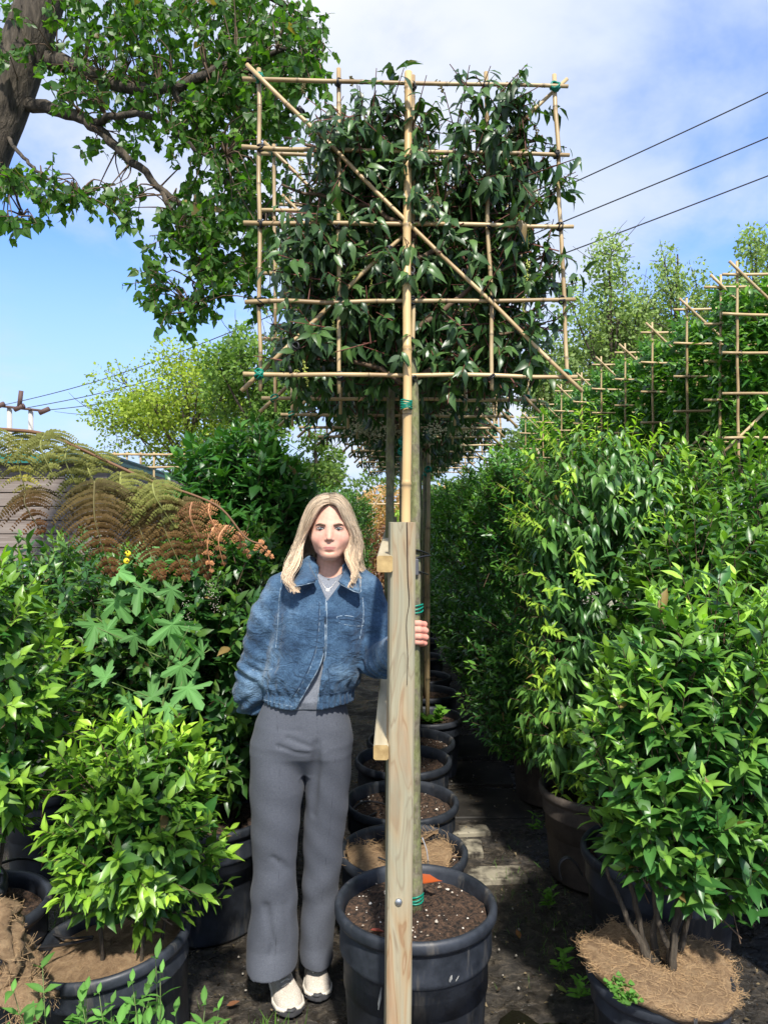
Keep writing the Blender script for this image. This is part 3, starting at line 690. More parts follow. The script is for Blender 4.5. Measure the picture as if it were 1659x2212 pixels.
tube(mb, spline(ck, 20), np.linspace(.0016, .0006, 20), 4); mb.build('crack', mat('crack', (.06, .035, .02), .9), pf, origin=(.043, 2.0, 0))
m_woodrail = mat('rail_wood', rough=.75, fn=two(7, (.36, .30, .19), (.55, .48, .33), .3, .7, 5, (6, .4, 6), .2, .003))
def rail(p0, p1, wd, ht, nm='rail'):
    d = p1-p0; L_ = np.linalg.norm(d); a = math.atan2(d[0], d[1]); mb = MB(); b_ = .004
    prof = [(-wd/2+b_, -ht/2), (wd/2-b_, -ht/2), (wd/2, -ht/2+b_), (wd/2, ht/2-b_), (wd/2-b_, ht/2), (-wd/2+b_, ht/2), (-wd/2, ht/2-b_), (-wd/2, -ht/2+b_)]
    V = []; sa, ca = math.sin(a), math.cos(a)
    for q in (0, L_): V += [(x*ca+q*sa, -x*sa+q*ca, z+(p1[2]-p0[2])*q/L_) for (x, z) in prof]
    V = np.array(V)+p0; mb.add(V, [(j, (j+1) % 8, 8+(j+1) % 8, 8+j) for j in range(8)]+[tuple(range(8, 16))])
    o = mb.build(nm, m_woodrail, pf, smooth=False, origin=(.043, 2.0, 0))
    mb = MB(); mb.add(V[:8]+[0, -.0002, 0], [tuple(range(8))[::-1]]); mb.build('rail_end', m_endgrain, o, smooth=False, origin=(.043, 2.0, 0))
rail(np.array([-.0075, 1.955, 1.0345]), np.array([.04, 5.2, 1.00]), .038, .038)
rail(np.array([.002, 1.955, 1.512]), np.array([.045, 5.2, 1.56]), .040, .042)
mb = MB(); V_ = np.array([.055, 5.25, .78]); box(mb, V_, (.065, .065, 1.64), None, .004); mb.build('post', m_wood, pf, smooth=False, origin=(.043, 2.0, 0))
# black tree strap on the trunk
st = empty('tree_strap', (.1, 2.33, 1.56), 'black webbing strap and buckle round the trunk behind the post top', 'strap')
for (x0, y0, x1, y1, w_) in ((888, 1208, 926, 1200, .016), (890, 1186, 924, 1196, .012), (890, 1232, 922, 1240, .012)):
    mb = MB(); a_, b_ = U(x0, y0, 2.30), U(x1, y1, 2.36); tube(mb, spline([a_, (a_+b_)/2+[0, -.02, .003], b_], 8), w_*.6, 6, flat=.35)
    mb.build('strap_band', m_black, st, origin=(.1, 2.33, 1.56))
mb = MB(); box(mb, U(897, 1225, 2.29), (.02, .008, .05), None, .003); mb.build('buckle', mat('grey_plastic', (.10, .10, .11), .35), st, smooth=False, origin=(.1, 2.33, 1.56))

# ================================================================== SHRUBS
def shrub(name, loc, label, c, r, nsh, leafL, nl=10, youth=(.1, .9), old=(.022, .085, .016), new=(.16, .33, .03), group=None, e=.8, shl=.14, inner=.5, seed=0, T=None, up=.6,
          mat_=None, droop=0.0, stems=5, stem_h=None, potargs=None, cat='shrub', a0=70, a1=22, lumps=.12, width=1.0, curl=.3, newpow=1.5, stemr=.008, ytop=.0):
    global rng
    keep = rng; rng = np.random.default_rng(seed+100)
    t = empty(name, loc, label, cat, group); T = T or T_LAUREL; mat_ = mat_ or m_laurel
    B, D, rr = shell(nsh, c, r, e, inner, lumps, seed=seed)
    Dn = unit(D/np.asarray(r)*np.min(r)); Dn[:, 2] += up; Dn += rng.normal(0, .3, Dn.shape)
    ln = shl*rng.uniform(.6, 1.25, nsh); Bs = B-unit(Dn)*ln[:, None]*.6
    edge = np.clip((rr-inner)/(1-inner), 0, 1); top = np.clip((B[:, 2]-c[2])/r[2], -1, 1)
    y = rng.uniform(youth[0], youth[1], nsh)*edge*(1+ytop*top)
    ok = Bs[:, 2] > .02; Bs, Dn, ln, y = Bs[ok], Dn[ok], ln[ok], y[ok]
    P, A, Nn, L, C = shoots(Bs, Dn, ln, nl, leafL, y, old, new, a0, a1, droop, .18, newpow)
    o = leaves('foliage', P, A, Nn, L, C, T, mat_, t, .32, curl, width)
    Du = unit(Dn); prisms('twigs', Bs-Du*.04, Bs+Du*ln[:, None]*.95, .0022, .001, m_twig, o)
    if potargs:
        pa = dict(potargs); pot(t, pa.pop('r'), pa.pop('h'), **pa)
    z0 = potargs['h']-.06 if potargs else 0.0
    for k in range(stems):
        a = 6.28*k/stems+rng.uniform(0, .8); tp = np.array([c[0]+r[0]*.5*math.cos(a), c[1]+r[1]*.5*math.sin(a), (stem_h or c[2])]); b0 = np.array([.035*math.cos(a), .035*math.sin(a), z0])
        q = spline([b0, b0*.4+tp*.6*[1, 1, 0]+[0, 0, z0+(tp[2]-z0)*.42-b0[2]*.4], tp], 12); mb = MB(); tube(mb, q+rng.normal(0, .003, q.shape), np.linspace(stemr, stemr*.4, 12), 7); mb.build('stem', m_bark, t)
    rng = keep; return t
BR_OLD = (.034, .120, .022); BR_NEW = (.36, .58, .05)
# near left shrub, tilted pot
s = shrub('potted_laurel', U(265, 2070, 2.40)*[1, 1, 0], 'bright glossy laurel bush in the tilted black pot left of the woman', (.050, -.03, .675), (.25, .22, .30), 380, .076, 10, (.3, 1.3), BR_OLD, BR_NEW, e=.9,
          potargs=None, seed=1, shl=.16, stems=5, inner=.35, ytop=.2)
pe = MB(); pot_mesh(pe, .238, .34, taper=.84); po = pe.build('plant_pot', m_pot, s)
mb = MB(); soil_mesh(mb, .212, .295, 5, dome=.015, rough=.004); cm_ = mb.build('coir_cover', m_coir, s)
for o in (po, cm_): o.rotation_euler = (0, -R(7), 0); o.location = (.0, 0, -.015)
# coir strip torn off at the left edge
def coir_roll(loc, pts, w_, label):
    e = empty('coir_mat', loc, label, 'coir mat'); P = spline(pts, 30); V = []; f = []; m = 9
    for i, p in enumerate(P):
        for j in range(m):
            q = j/(m-1)-.5; V.append(p+np.array([.03*math.cos(i*.4)*q*2+.012*math.sin(i*1.3+j)+rng.normal(0, .004), q*w_, -abs(q)*.05*2+rng.normal(0, .003)]))
    for i in range(len(P)-1):
        for j in range(m-1): a0 = i*m+j; f.append((a0, a0+1, a0+m+1, a0+m))
    mb = MB(); mb.add(V, f); o = mb.build('mat_strip', m_coir, e, origin=loc)
    md = o.modifiers.new('solid', 'SOLIDIFY'); md.thickness = .018
    V = np.array(V); fb = MB()
    for _ in range(1500):
        p = V[rng.integers(0, len(V))]+rng.normal(0, .006, 3); d = unit(rng.normal(0, 1, 3)); q = np.linspace(0, 1, 4)[:, None]; tube(fb, p+d*rng.uniform(.015, .04)*q, .0005, 3, False)
    tag(fb.build('fibres', m_fibre, e, origin=loc), kind='stuff')
L0_ = U(20, 2130, 2.15)
coir_roll(L0_*[1, 1, 0], [U(-20, 1950, 2.12), U(12, 1990, 2.12), U(34, 2030, 2.12), U(30, 2075, 2.12), U(38, 2100, 2.1), U(66, 2118, 2.08), U(74, 2160, 2.08)], .16, 'torn brown coir mat hanging and curling on the ground at the left edge')
eo = empty('plant_pot', (-1.40, 2.32, 0), 'black pot rim cut by the left edge above the torn coir mat', 'pot'); eo['category'] = 'pot'; pot(eo, .24, .50, seed=33)
eo.name = 'empty_pot'
# left edge bright shrub
shrub('laurel_bush', (-1.28, 2.42, 0), 'bright yellow-green laurel bush cut off by the left edge', (0, 0, 1.04), (.25, .26, .44), 300, .085, 9, (.35, 1.1), BR_OLD, BR_NEW, seed=3, shl=.15, potargs=dict(r=.22, h=.42, seed=3), ytop=.2)
# mid left
shrub('laurel_bush', (-1.53, 3.48, 0), 'open laurel bush in the small black pot with a rusty cane, far left', (.05, 0, 1.05), (.48, .40, .50), 620, .075, 9, (.1, .9), (.042, .13, .03), (.28, .42, .07), seed=4, shl=.17, potargs=dict(r=.165, h=.40, seed=4), inner=.3)
mb = MB(); tube(mb, [U(95, 1800, 3.18), U(93, 1860, 3.2)], .006, 6); tube(mb, [U(92, 1752, 3.28), U(93, 1880, 3.28)], .007, 7); tag(mb.build('rusty_cane', mat('rust', (.10, .045, .03), .8)), 'thin rusty brown cane standing in front of the small left pot', 'cane')
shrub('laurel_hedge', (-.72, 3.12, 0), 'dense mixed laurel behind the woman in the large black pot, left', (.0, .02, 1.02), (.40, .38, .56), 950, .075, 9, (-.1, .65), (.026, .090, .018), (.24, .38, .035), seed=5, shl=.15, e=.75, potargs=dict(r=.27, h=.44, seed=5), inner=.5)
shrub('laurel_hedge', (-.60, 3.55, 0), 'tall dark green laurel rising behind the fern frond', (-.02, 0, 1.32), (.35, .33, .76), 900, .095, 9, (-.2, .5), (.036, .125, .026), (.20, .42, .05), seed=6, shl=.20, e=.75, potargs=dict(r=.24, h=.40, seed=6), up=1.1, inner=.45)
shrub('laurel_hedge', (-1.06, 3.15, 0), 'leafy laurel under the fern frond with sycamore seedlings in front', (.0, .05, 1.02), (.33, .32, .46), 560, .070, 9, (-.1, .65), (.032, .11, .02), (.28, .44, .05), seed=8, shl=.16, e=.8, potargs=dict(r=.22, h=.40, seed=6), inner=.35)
# left row behind the woman
row_src = None; LW = ['first', 'second', 'third', 'fourth', 'fifth', 'sixth', 'seventh']
for i, (x, y, s_) in enumerate(((-.74, 4.5, 1.0), (-.74, 5.4, .93), (-.74, 6.4, .97), (-.70, 7.5, .95), (-.70, 8.8, .96), (-.64, 10.2, .97), (-.60, 11.8, .98))):
    lab = f'{LW[i]} small-leaved hedge plant of the left row behind the woman, counted from the front'
    if i == 0: row_src = shrub('hedge_plant', (x, y, 0), lab, (0, 0, 1.2), (.36, .42, .78), 1400, .06, 9, (-.1, .7), (.030, .105, .018), (.22, .44, .04), seed=9, shl=.13, e=.65, group='hedge plants of the left row', potargs=dict(r=.24, h=.42, seed=7), T=T_SMALL, stems=3)
    else:
        c_ = copy_tree(row_src); c_.location = (x, y, 0); c_.rotation_euler = (0, 0, 3.14*(i % 2)+.2*i); c_.scale = (s_, s_, s_); c_['label'] = lab
# right row of small-leaved hedge plants
RW = ['first', 'second', 'third', 'fourth', 'fifth', 'sixth', 'seventh', 'eighth']
for i, (x, y, s_) in enumerate(((.98, 4.45, 1.0), (.97, 5.3, .97), (.98, 6.2, .99), (.97, 7.1, .96), (.95, 8.1, .97), (.93, 9.2, .98), (.90, 10.4, .98), (.86, 11.8, .98))):
    lab = f'{RW[i]} dark small-leaved hedge plant of the right row, counted from the front'
    if i == 0: rs_ = shrub('hedge_plant', (x, y, 0), lab, (0, 0, 1.14), (.51, .50, .86), 2600, .060, 9, (-.15, .75), (.040, .14, .026), (.28, .54, .06), seed=12, shl=.14, e=.52, group='hedge plants of the right row', potargs=dict(r=.26, h=.42, seed=7, m_=m_dusty), T=T_SMALL, stems=3, up=.7)
    else:
        c_ = copy_tree(rs_); c_.location = (x, y, 0); c_.rotation_euler = (0, 0, 3.14*(i % 2)+.15*i); c_.scale = (s_,)*3; c_['label'] = lab
# drooping laurel with yellow shoots
DO = (.055, .15, .04); DN = (.34, .52, .06)
s = shrub('drooping_laurel', (.98, 3.50, 0), 'drooping long-leaved laurel with lemon-green shoot tips, in the dusty brown pot', (.02, 0, 1.20), (.40, .36, .80), 760, .082, 9, (.1, .75), DO, (.26, .46, .06), seed=14, shl=.16, e=.75, potargs=dict(r=.27, h=.40, seed=8, m_=m_dusty), droop=.9, curl=.6, width=.8, up=.5)
g2 = np.random.default_rng(5); B, D, rr = shell(190, (.02, 0, 1.22), (.41, .37, .83), .8, .85, .1, seed=77); D[:, 2] = np.abs(D[:, 2])*.5+.35
P, A, Nn, L, C = shoots(B-unit(D)*.05, D, g2.uniform(.06, .13, 190), 10, .048, np.full(190, 1.2), DN, DN, 60, 30, droop=.35)
leaves('young_shoots', P, A, Nn, L, C, T_SMALL, m_soft, s, .3, .5); tag(prisms('shoot_stems', B-unit(D)*.05, B+unit(D)*.05, .0018, .001, mat('green_stem', (.25, .28, .04), .5), s), kind='stuff')
# right shrubs
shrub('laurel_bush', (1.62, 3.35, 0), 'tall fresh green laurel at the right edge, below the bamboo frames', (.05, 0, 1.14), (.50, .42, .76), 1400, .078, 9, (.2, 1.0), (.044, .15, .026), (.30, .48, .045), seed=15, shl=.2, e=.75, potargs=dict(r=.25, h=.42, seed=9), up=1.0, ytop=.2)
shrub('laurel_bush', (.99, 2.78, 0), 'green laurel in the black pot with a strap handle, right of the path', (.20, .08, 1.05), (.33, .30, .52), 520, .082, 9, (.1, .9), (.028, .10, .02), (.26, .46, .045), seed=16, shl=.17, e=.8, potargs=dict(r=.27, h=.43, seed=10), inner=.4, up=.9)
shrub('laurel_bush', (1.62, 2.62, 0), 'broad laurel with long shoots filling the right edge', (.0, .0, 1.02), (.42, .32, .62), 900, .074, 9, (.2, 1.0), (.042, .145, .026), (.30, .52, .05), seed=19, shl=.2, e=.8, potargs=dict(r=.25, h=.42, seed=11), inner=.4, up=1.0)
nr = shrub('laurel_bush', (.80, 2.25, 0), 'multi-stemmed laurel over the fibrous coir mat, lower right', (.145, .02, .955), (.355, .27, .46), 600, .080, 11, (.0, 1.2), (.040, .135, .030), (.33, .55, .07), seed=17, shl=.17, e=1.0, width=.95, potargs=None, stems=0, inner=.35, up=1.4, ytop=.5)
pe = MB(); pot_mesh(pe, .200, .31, taper=.84); pe.build('plant_pot', m_pot, nr)
for k, (x, y, hx, hy, hz) in enumerate(((-.16, 0, -.05, .0, .62), (-.09, .03, -.04, .02, .60), (-.02, -.02, .03, -.02, .85), (.10, .02, .05, .02, .66), (.17, .05, .10, .05, .68), (.03, .07, .0, .05, .75), (.06, -.03, .03, -.04, .6))):
    mb = MB(); q = spline([(.01+hx*.4, hy*.6, .30), (hx*.9, hy, .37), (x*.7, y*.8, .50), (x, y, hz)], 14); tube(mb, q+rng.normal(0, .002, q.shape), np.linspace(.013, .005, 14), 8); mb.build('stem', m_bark, nr)
coir_disc('coir_mat', .213, .335, (.80, 2.25, 0), 'thick fibrous coir mat round the stems of the lower right laurel', split=1.9, wav=.012, thick=.022, tilt=(-.08, .0), hole=.035, seed=6, fibres=1500, fl=(.010, .034))
# strap handle and black bag on the pot behind
hd = empty('grow_bag', (.90, 2.70, .40), 'black fabric bag with a loop handle in the pot right of the path', 'bag')
mb = MB(); tube(mb, spline([U(1212, 1900, 2.58), U(1208, 1868, 2.58), U(1225, 1853, 2.58), U(1243, 1866, 2.59), U(1256, 1890, 2.62)], 20), .009, 8, flat=.5); mb.build('handle', m_black, hd, origin=(.90, 2.70, .40))
mb = MB(); V = []; a = np.linspace(0, 6.283, 36, endpoint=False)
lathe(mb, [(.22, 0), (.225, .03), (.19, .045+.0), (.10, .035), (.001, .03)], (.99, 2.78, .40), 36, .05); mb.build('bag_fabric', mat('black_fabric', (.012, .012, .013), .9), hd, origin=(.90, 2.70, .40))
# weed on the coir mat of the front right pot, weeds by pots
def weed(name, loc, label, n, leafL, spread, h, col=(.13, .30, .035), T=T_SMALL, cat='weed', stems=5, group=None, droop=.2, width=1.3):
    t = empty(name, loc, label, cat, group); P = []; A = []
    for k in range(stems):
        d = unit(np.array([rng.normal(0, spread), rng.normal(0, spread), 1.0])); ln = h*rng.uniform(.6, 1); q = np.array([d*ln*s_ for s_ in np.linspace(0, 1, 6)])+rng.normal(0, .003, (6, 3))
        q[0] *= 0; mb = MB(); tube(mb, q, np.linspace(.0022, .001, 6), 5); mb.build('stem', mat_stem, t)
        m_ = max(2, n//stems)
        for i in range(m_):
            s_ = (i+1)/m_; a = i*1.57+rng.uniform(-.3, .3)
            for sg in (0, math.pi): P.append(d*ln*s_); A.append((math.cos(a+sg), math.sin(a+sg), .55-droop+.6*s_))
    P, A = np.array(P), np.array(A); n_ = len(P)
    leaves('foliage', P, A, np.tile([0, 0, 1.], (n_, 1))+rng.normal(0, .2, (n_, 3)), leafL*rng.uniform(.6, 1.2, n_), np.array(col)*rng.uniform(.7, 1.3, (n_, 1)), T, m_soft, t, .25, .3, width)
    return t
mat_stem = mat('weed_stem', (.12, .17, .05), .6)
weed('chickweed', U(1340, 2165, 2.07), 'small bright weed creeping over the front of the right coir mat', 60, .016, 1.3, .06, stems=9, T=T_HEART, col=(.10, .24, .04))
for (x, y, lb) in ((1185, 1935, 'small weed at the foot of the dusty brown pot'), (1150, 1765, 'weed growing against the far side of the dusty pot'), (1215, 2075, 'pale weed at the foot of the pot with the handle'), (1248, 2130, 'single shoot at the foot of the pot with the handle')):
    d = F*CH/(y-1100+30); weed('path_weed', (U(x, y, d)[0], d, 0), lb, 16, .035, .5, .08, group='weeds along the path')
p_ = U(930, 1545, 5.0); weed('seedling', (p_[0]-.0, 4.80, .31), 'pale green seedling in a far pot beside the trunk', 18, .055, .7, .12, T=T_HEART)
for i, (x, y, h, lb) in enumerate(((45, 2260, .30, 'tall weed with broad pale leaves at the bottom left corner'), (130, 2240, .36, 'weed in front of the left pot, leaning left'), (205, 2260, .36, 'weed in the middle of the bottom left clump'), (270, 2250, .38, 'weed with a pointed top in front of the left pot'), (335, 2245, .40, 'tallest weed in front of the left pot'), (430, 2265, .34, 'right-hand weed of the bottom left clump'), (395, 2290, .30, 'short weed beside the right-hand weed of the clump'), (240, 2300, .33, 'low weed at the bottom edge by the left pot'))):
    d = 1.93; p_ = U(x, y, d); top = U(x, y-60-60*(i % 3 == 1), d)[2]
    weed('willowherb', (p_[0], d, 0), lb, 44, .050, .16, max(.34, min(.56, top+.06)), (.12, .28, .055), T=T_LAUREL, stems=5, group='weeds in the bottom left corner', width=.95)
# sycamore seedlings and ragwort
syc = empty('sycamore_seedling', (-.78, 2.72, 0), 'sycamore seedling with large jagged pale green leaves in front of the left hedge', 'seedling')
sp = [(390, 1478, 50), (345, 1250, 34), (300, 1300, 46), (370, 1310, 36), (330, 1365, 40), (375, 1390, 55), (400, 1420, 50), (205, 1385, 44), (240, 1392, 36), (290, 1410, 34), (275, 1560, 44), (330, 1530, 48), (365, 1560, 44), (300, 1620, 42), (430, 1440, 40), (255, 1335, 40), (350, 1600, 46), (410, 1520, 44), (225, 1490, 40), (310, 1230, 36), (260, 1265, 34)]
mbs = MB(); tube(mbs, spline([(0, .05, .3), (-.02, .03, .8), (.02, .05, 1.2), (-.02, .05, 1.45)], 14), np.linspace(.006, .003, 14), 6)
P = []; A = []; Lg = []
for (x, y, s_) in sp:
    y -= 30; p = U(x, y, 2.70+rng.uniform(-.06, .06))-np.array([-.78, 2.72, 0]); a_ = rng.normal(0, .7, 3)+[0, -.2, -.7]; P.append(p-unit(a_)*s_*.8*2.7/F); A.append(a_); Lg.append(s_*2.0*2.7/F)
    tube(mbs, spline([(0, .05, p[2]-.12), p*[.5, 1, 1]+[0, .03, -.06], P[-1]], 8), .0018, 5)
mbs.build('stem', mat_stem, syc); n_ = len(P); Nl = np.tile([.0, -1., .75], (n_, 1))+rng.normal(0, .3, (n_, 3))
leaves('foliage', np.array(P), np.array(A), Nl, np.array(Lg), np.array([[.13, .30, .085]])*rng.uniform(.8, 1.25, (n_, 1)), T_LOBED, m_soft, syc, .12, .25, 1.1, smooth=False)
rg = empty('ragwort', U(280, 1260, 2.9), 'weed with two yellow flower heads in front of the left hedge', 'weed')
for (x, y) in ((277, 1196), (274, 1212)):
    c = U(x, y, 2.66)-U(280, 1260, 2.9); mb = MB(); lathe(mb, [(.001, .006), (.006, .005), (.0105, .002), (.011, -.001), (.001, -.003)], (0, 0, 0), 14)
    for v in mb.v: v[:] = v[:, [0, 2, 1]]*[1, -1, 1]+c
    mb.build('flower', mat('yellow_flower', (.75, .60, .02), .6), rg); mb = MB(); tube(mb, [c, c*.6, (0, 0, 0)], .0015, 5); mb.build('stem', mat_stem, rg)
wf = empty('white_blossom', U(410, 1290, 2.68), 'tiny white buds in the dark gap of the left hedge', 'blossom')
for (cx, cy, n_) in ((398, 1300, 34), (452, 1270, 40), (462, 1300, 30), (405, 1345, 16)):
    mb = MB()
    for _ in range(n_): mb.add(ico*.0022, icf); mb.v[-1] += U(cx+rng.normal(0, 9), cy+rng.normal(0, 16), 2.68)-U(410, 1290, 2.68)
    tag(mb.build('buds', m_white, wf), kind='stuff')

# ================================================================== PLEACHED TREES ON THE RIGHT
RWD = ['nearest', 'second', 'third', 'fourth', 'fifth', 'sixth', 'seventh', 'eighth', 'farthest']
FR0 = [(0.02, 2.0, 0), (0, 0, 0)]
def rframe(parent, yo=0.0):
    r = .0080
    for x in (.10, .42, .74, 1.06): cane(parent, (x, yo, 1.90), (x+rng.normal(0, .01), yo, 3.05), r, nodes=2)
    for z in (2.05, 2.30, 2.53, 2.75, 2.97): cane(parent, (0, yo-.018, z), (1.15, yo-.018, z+rng.normal(0, .02)), r, nodes=2)
    cane(parent, (.03, yo-.034, 3.04), (1.12, yo-.034, 1.98), r, nodes=2); cane(parent, (.03, yo+.018, 1.98), (1.12, yo+.018, 3.04), r, nodes=2)
    for z in (2.05, 2.30, 2.53, 2.75, 2.97): tie(parent, (.10, yo-.01, z), .014, m_black, 2, 'black_tie')
first = None
for i, (y, dx) in enumerate(((4.37, .0), (5.1, .0), (5.75, 0), (6.4, 0), (7.1, .0), (7.8, 0), (8.7, 0), (9.7, 0), (10.9, 0))):
    lab = f'{RWD[i]} bamboo-framed pleached laurel in the right-hand row behind the hedge'
    loc = (1.90+dx, y, 0)
    if i == 0:
        first = empty('pleached_laurel', loc, lab, 'tree', 'pleached laurels on the right'); rframe(first); 
        trunk(first, [(.58, .2, .35), (.58, .2, 1.2), (.57, .2, 2.8)], .026, .012)
        n_ = 850; B = np.c_[rng.uniform(.10, 1.10, n_), rng.uniform(.06, .42, n_), rng.uniform(1.88, 2.92, n_)]
        D = rng.normal(0, .55, (n_, 3)); D[:, 2] += .8; D[:, 1] -= .25
        P, A, Nn, L, C = shoots(B, D, rng.uniform(.1, .2, n_), 9, .085, rng.uniform(0, .9, n_), (.045, .15, .026), (.28, .52, .06), 68, 25, droop=.1)
        leaves('crown', P, A, Nn, L, C, T_LAUREL, m_laurel, first, .3, .35)
        p_ = MB(); pot_mesh(p_, .24, .42); o = p_.build('plant_pot', m_pot, first); o.location = (.58, .2, 0)
    else:
        c_ = copy_tree(first); c_.location = loc; c_['label'] = lab; c_.rotation_euler = (0, 0, rng.normal(0, .03)); c_.scale = (1, 1, 1+rng.normal(0, .006))
# loose second frame standing right behind the nearest one
lf = empty('bamboo_frame', (1.90, 4.62, 0), 'spare bamboo frame standing just behind the nearest right-hand pleached laurel', 'frame'); rframe(lf)
# ================================================================== FERN
def fern(origin):
    e = empty('tree_fern_frond', origin, 'drooping brown and olive tree fern frond reaching in from the left', 'fern'); o = np.asarray(origin)
    rach = spline([U(-160, 905, 1.55), U(-20, 925, 1.5), U(85, 935, 1.46), U(160, 962, 1.45), U(240, 1000, 1.45), U(330, 1040, 1.45), U(420, 1070, 1.45), U(480, 1100, 1.44), U(530, 1160, 1.44), U(565, 1175, 1.44)], 60)
    mb = MB(); tube(mb, rach-o, np.linspace(.004, .0015, 60), 7); mb.build('rachis', mat('rachis', (.16, .08, .035), .7), e)
    OL = np.array((.15, .16, .04)); BR = np.array((.13, .055, .018)); OR = np.array((.42, .20, .09)); DK = np.array((.06, .05, .016))
    specs = [  # start, tip, half width px, colour start/tip, sideways sag
        ((-40, 925), (-30, 1090), 105, OL, OL*.8), ((55, 935), (62, 1075), 95, OL, np.array((.30, .27, .05))), ((60, 1060), (92, 1150), 80, DK, BR), ((150, 962), (172, 1060), 95, OL, OL),
        ((190, 985), (235, 1090), 90, OL*1.1, OL), ((205, 1040), (245, 1242), 92, DK*1.5, BR*.8), ((262, 1020), (300, 1130), 90, OL*1.1, OL*1.2), ((285, 1060), (352, 1250), 88, DK*1.8, BR*.9),
        ((330, 1045), (380, 1140), 72, OL, OL*1.1), ((345, 1078), (405, 1250), 76, DK*1.8, BR), ((395, 1080), (452, 1248), 62, DK*1.8, BR*.9), ((415, 1085), (440, 1180), 40, OR*.5, BR), ((455, 1082), (478, 1165), 26, OR*.8, OR),
        ((468, 1130), (458, 1238), 24, OR*1.1, OR*1.3), ((490, 1135), (484, 1222), 26, OR*.8, BR), ((520, 1150), (540, 1205), 20, OR*.7, OR), ((560, 1172), (590, 1205), 17, OR, OR*1.1), ((100, 935), (118, 1030), 80, OL*.9, OL)]
    for si, (a, b, hw, c0, c1) in enumerate(specs):
        d = 1.45+.04*math.sin(si*2.1); k = 1.45/F
        A0 = U(a[0], a[1], d); B0 = U(b[0], b[1], d+rng.uniform(-.04, .05)); mid = (A0+B0)/2+np.array([-.008, -.02, .012])
        rib = spline([A0, mid, B0], 30); L_ = np.linalg.norm(B0-A0); mb = MB(); tube(mb, rib-o, np.linspace(.0022, .0007, 30), 4)
        pn = mb.build('pinna', mat('fern_rib', tuple(np.clip(c0*1.6, 0, 1)), .7), e)
        P = []; AX = []; NN = []; LL = []; CC = []
        low = b[1] > 1200 and a[0] < 460; nseg = max(7, int(L_/(.0125 if low else .0135))); lsz = .0082 if low else (.0048 if a[0] > 410 else .0070); T_ = unit(B0-A0); side = unit(np.cross(T_, [0, 1., 0]))
        for i in range(nseg):
            q = (i+.6)/nseg; p = rib[int(q*29)]; w_ = hw*k*(1-q)**.75*(.85+.3*math.sin(min(q*5, 1.57)))
            for sg in (-1, 1):
                # each sub-pinna arches out and down; small lobes all along it
                d0 = unit(side*sg*1.0+T_*.18+np.array([0, rng.normal(0, .10), .22])); m = max(4, int(w_/.0036)); cb = rng.uniform(.75, 1.25); jit = rng.normal(0, .06)
                for j in range(m):
                    s_ = (j+.5)/m; pt = p+d0*w_*s_+np.array([0, 0, -1.])*w_*.55*s_*s_
                    tang = unit(d0+np.array([0, 0, -.84*s_])); nrm = np.cross(tang, [0, 1., 0])
                    for sg2 in (-1, 1):
                        P.append(pt); AX.append(unit(nrm*sg2+tang*.55)); NN.append((0, -1, .3+jit)); LL.append(lsz*(1.15-.6*s_)*rng.uniform(.8, 1.2))
                        CC.append((c0*(1-q)+c1*q)*cb*rng.uniform(.9, 1.1))
        leaves('leaflets', np.array(P)-o, np.array(AX), np.array(NN)+rng.normal(0, .08, (len(P), 3)), np.array(LL), np.array(CC), tmpl([(.3, .34), (.75, .26)]), m_fern, pn, .1, .4)
fern(U(-160, 905, 1.55)*[1, 1, 1])

# ================================================================== THE BIG POPLAR
TB = np.array([-3.55, 5.0, 0])
pop = empty('poplar_tree', TB, 'big leaning poplar with a ridged trunk and heart-shaped leaves, upper left', 'tree')
def W5(x, y, d): return U(x, y, d)-TB
mb = MB(); tp = spline([(0, 0, 0), W5(-300, 1100, 5), W5(-150, 620, 5), W5(-48, 360, 5), W5(14, 225, 5), W5(92, 0, 5), W5(135, -120, 5), W5(210, -420, 5.1)], 60)
tr_ = np.interp(np.linspace(0, 1, 60), [0, .1, .5, 1], [.30, .24, .155, .12]); ang = np.linspace(0, 2*math.pi, 28, endpoint=False)
tube(mb, tp, tr_, 28); V = mb.v[0]
for i in range(60):
    for j in range(28):
        c = tp[i]; v = V[i*28+j]; V[i*28+j] = c+(v-c)*(1+.02*math.sin(j*5.1+i*.22)+rng.normal(0, .008))
mb.build('trunk', m_bark, pop)
LIMBS = [([(62, 228, 5.0), (130, 240, 4.9), (200, 272, 4.8), (270, 335, 4.7), (345, 402, 4.65), (420, 470, 4.6)], .045, .014),
         ([(105, 130, 5.0), (170, 150, 4.9), (260, 185, 4.8), (370, 190, 4.6), (500, 140, 4.5), (620, 110, 4.4)], .06, .012),
         ([(95, 20, 5.0), (200, -20, 5.1), (330, -60, 5.1), (500, -40, 5.0), (640, 30, 4.9)], .05, .012),
         ([(370, 190, 4.6), (430, 280, 4.7), (480, 380, 4.7), (540, 430, 4.7), (580, 480, 4.8)], .03, .008),
         ([(200, 272, 4.8), (260, 250, 4.6), (350, 260, 4.5), (430, 330, 4.5), (500, 340, 4.4)], .025, .007),
         ([(345, 402, 4.65), (400, 520, 4.6), (430, 600, 4.6), (400, 680, 4.5)], .018, .005),
         ([(20, 300, 4.95), (60, 350, 4.6), (110, 390, 4.4), (180, 420, 4.3)], .014, .004), ([(-60, 320, 4.9), (-20, 350, 4.5), (30, 400, 4.3), (50, 470, 4.3)], .014, .004),
         ([(500, 140, 4.5), (560, 170, 4.5), (650, 150, 4.4), (690, 130, 4.4)], .014, .004), ([(0, 120, 5.0), (-60, 60, 5.1), (-120, 20, 5.2)], .04, .01)]
lims = []
for pts, r0, r1 in LIMBS:
    q = spline([W5(*p) for p in pts], 26); q += rng.normal(0, .006, q.shape); mb = MB(); tube(mb, q, np.linspace(r0, r1, 26), 9); mb.build('branch', m_bark, pop); lims.append(q)
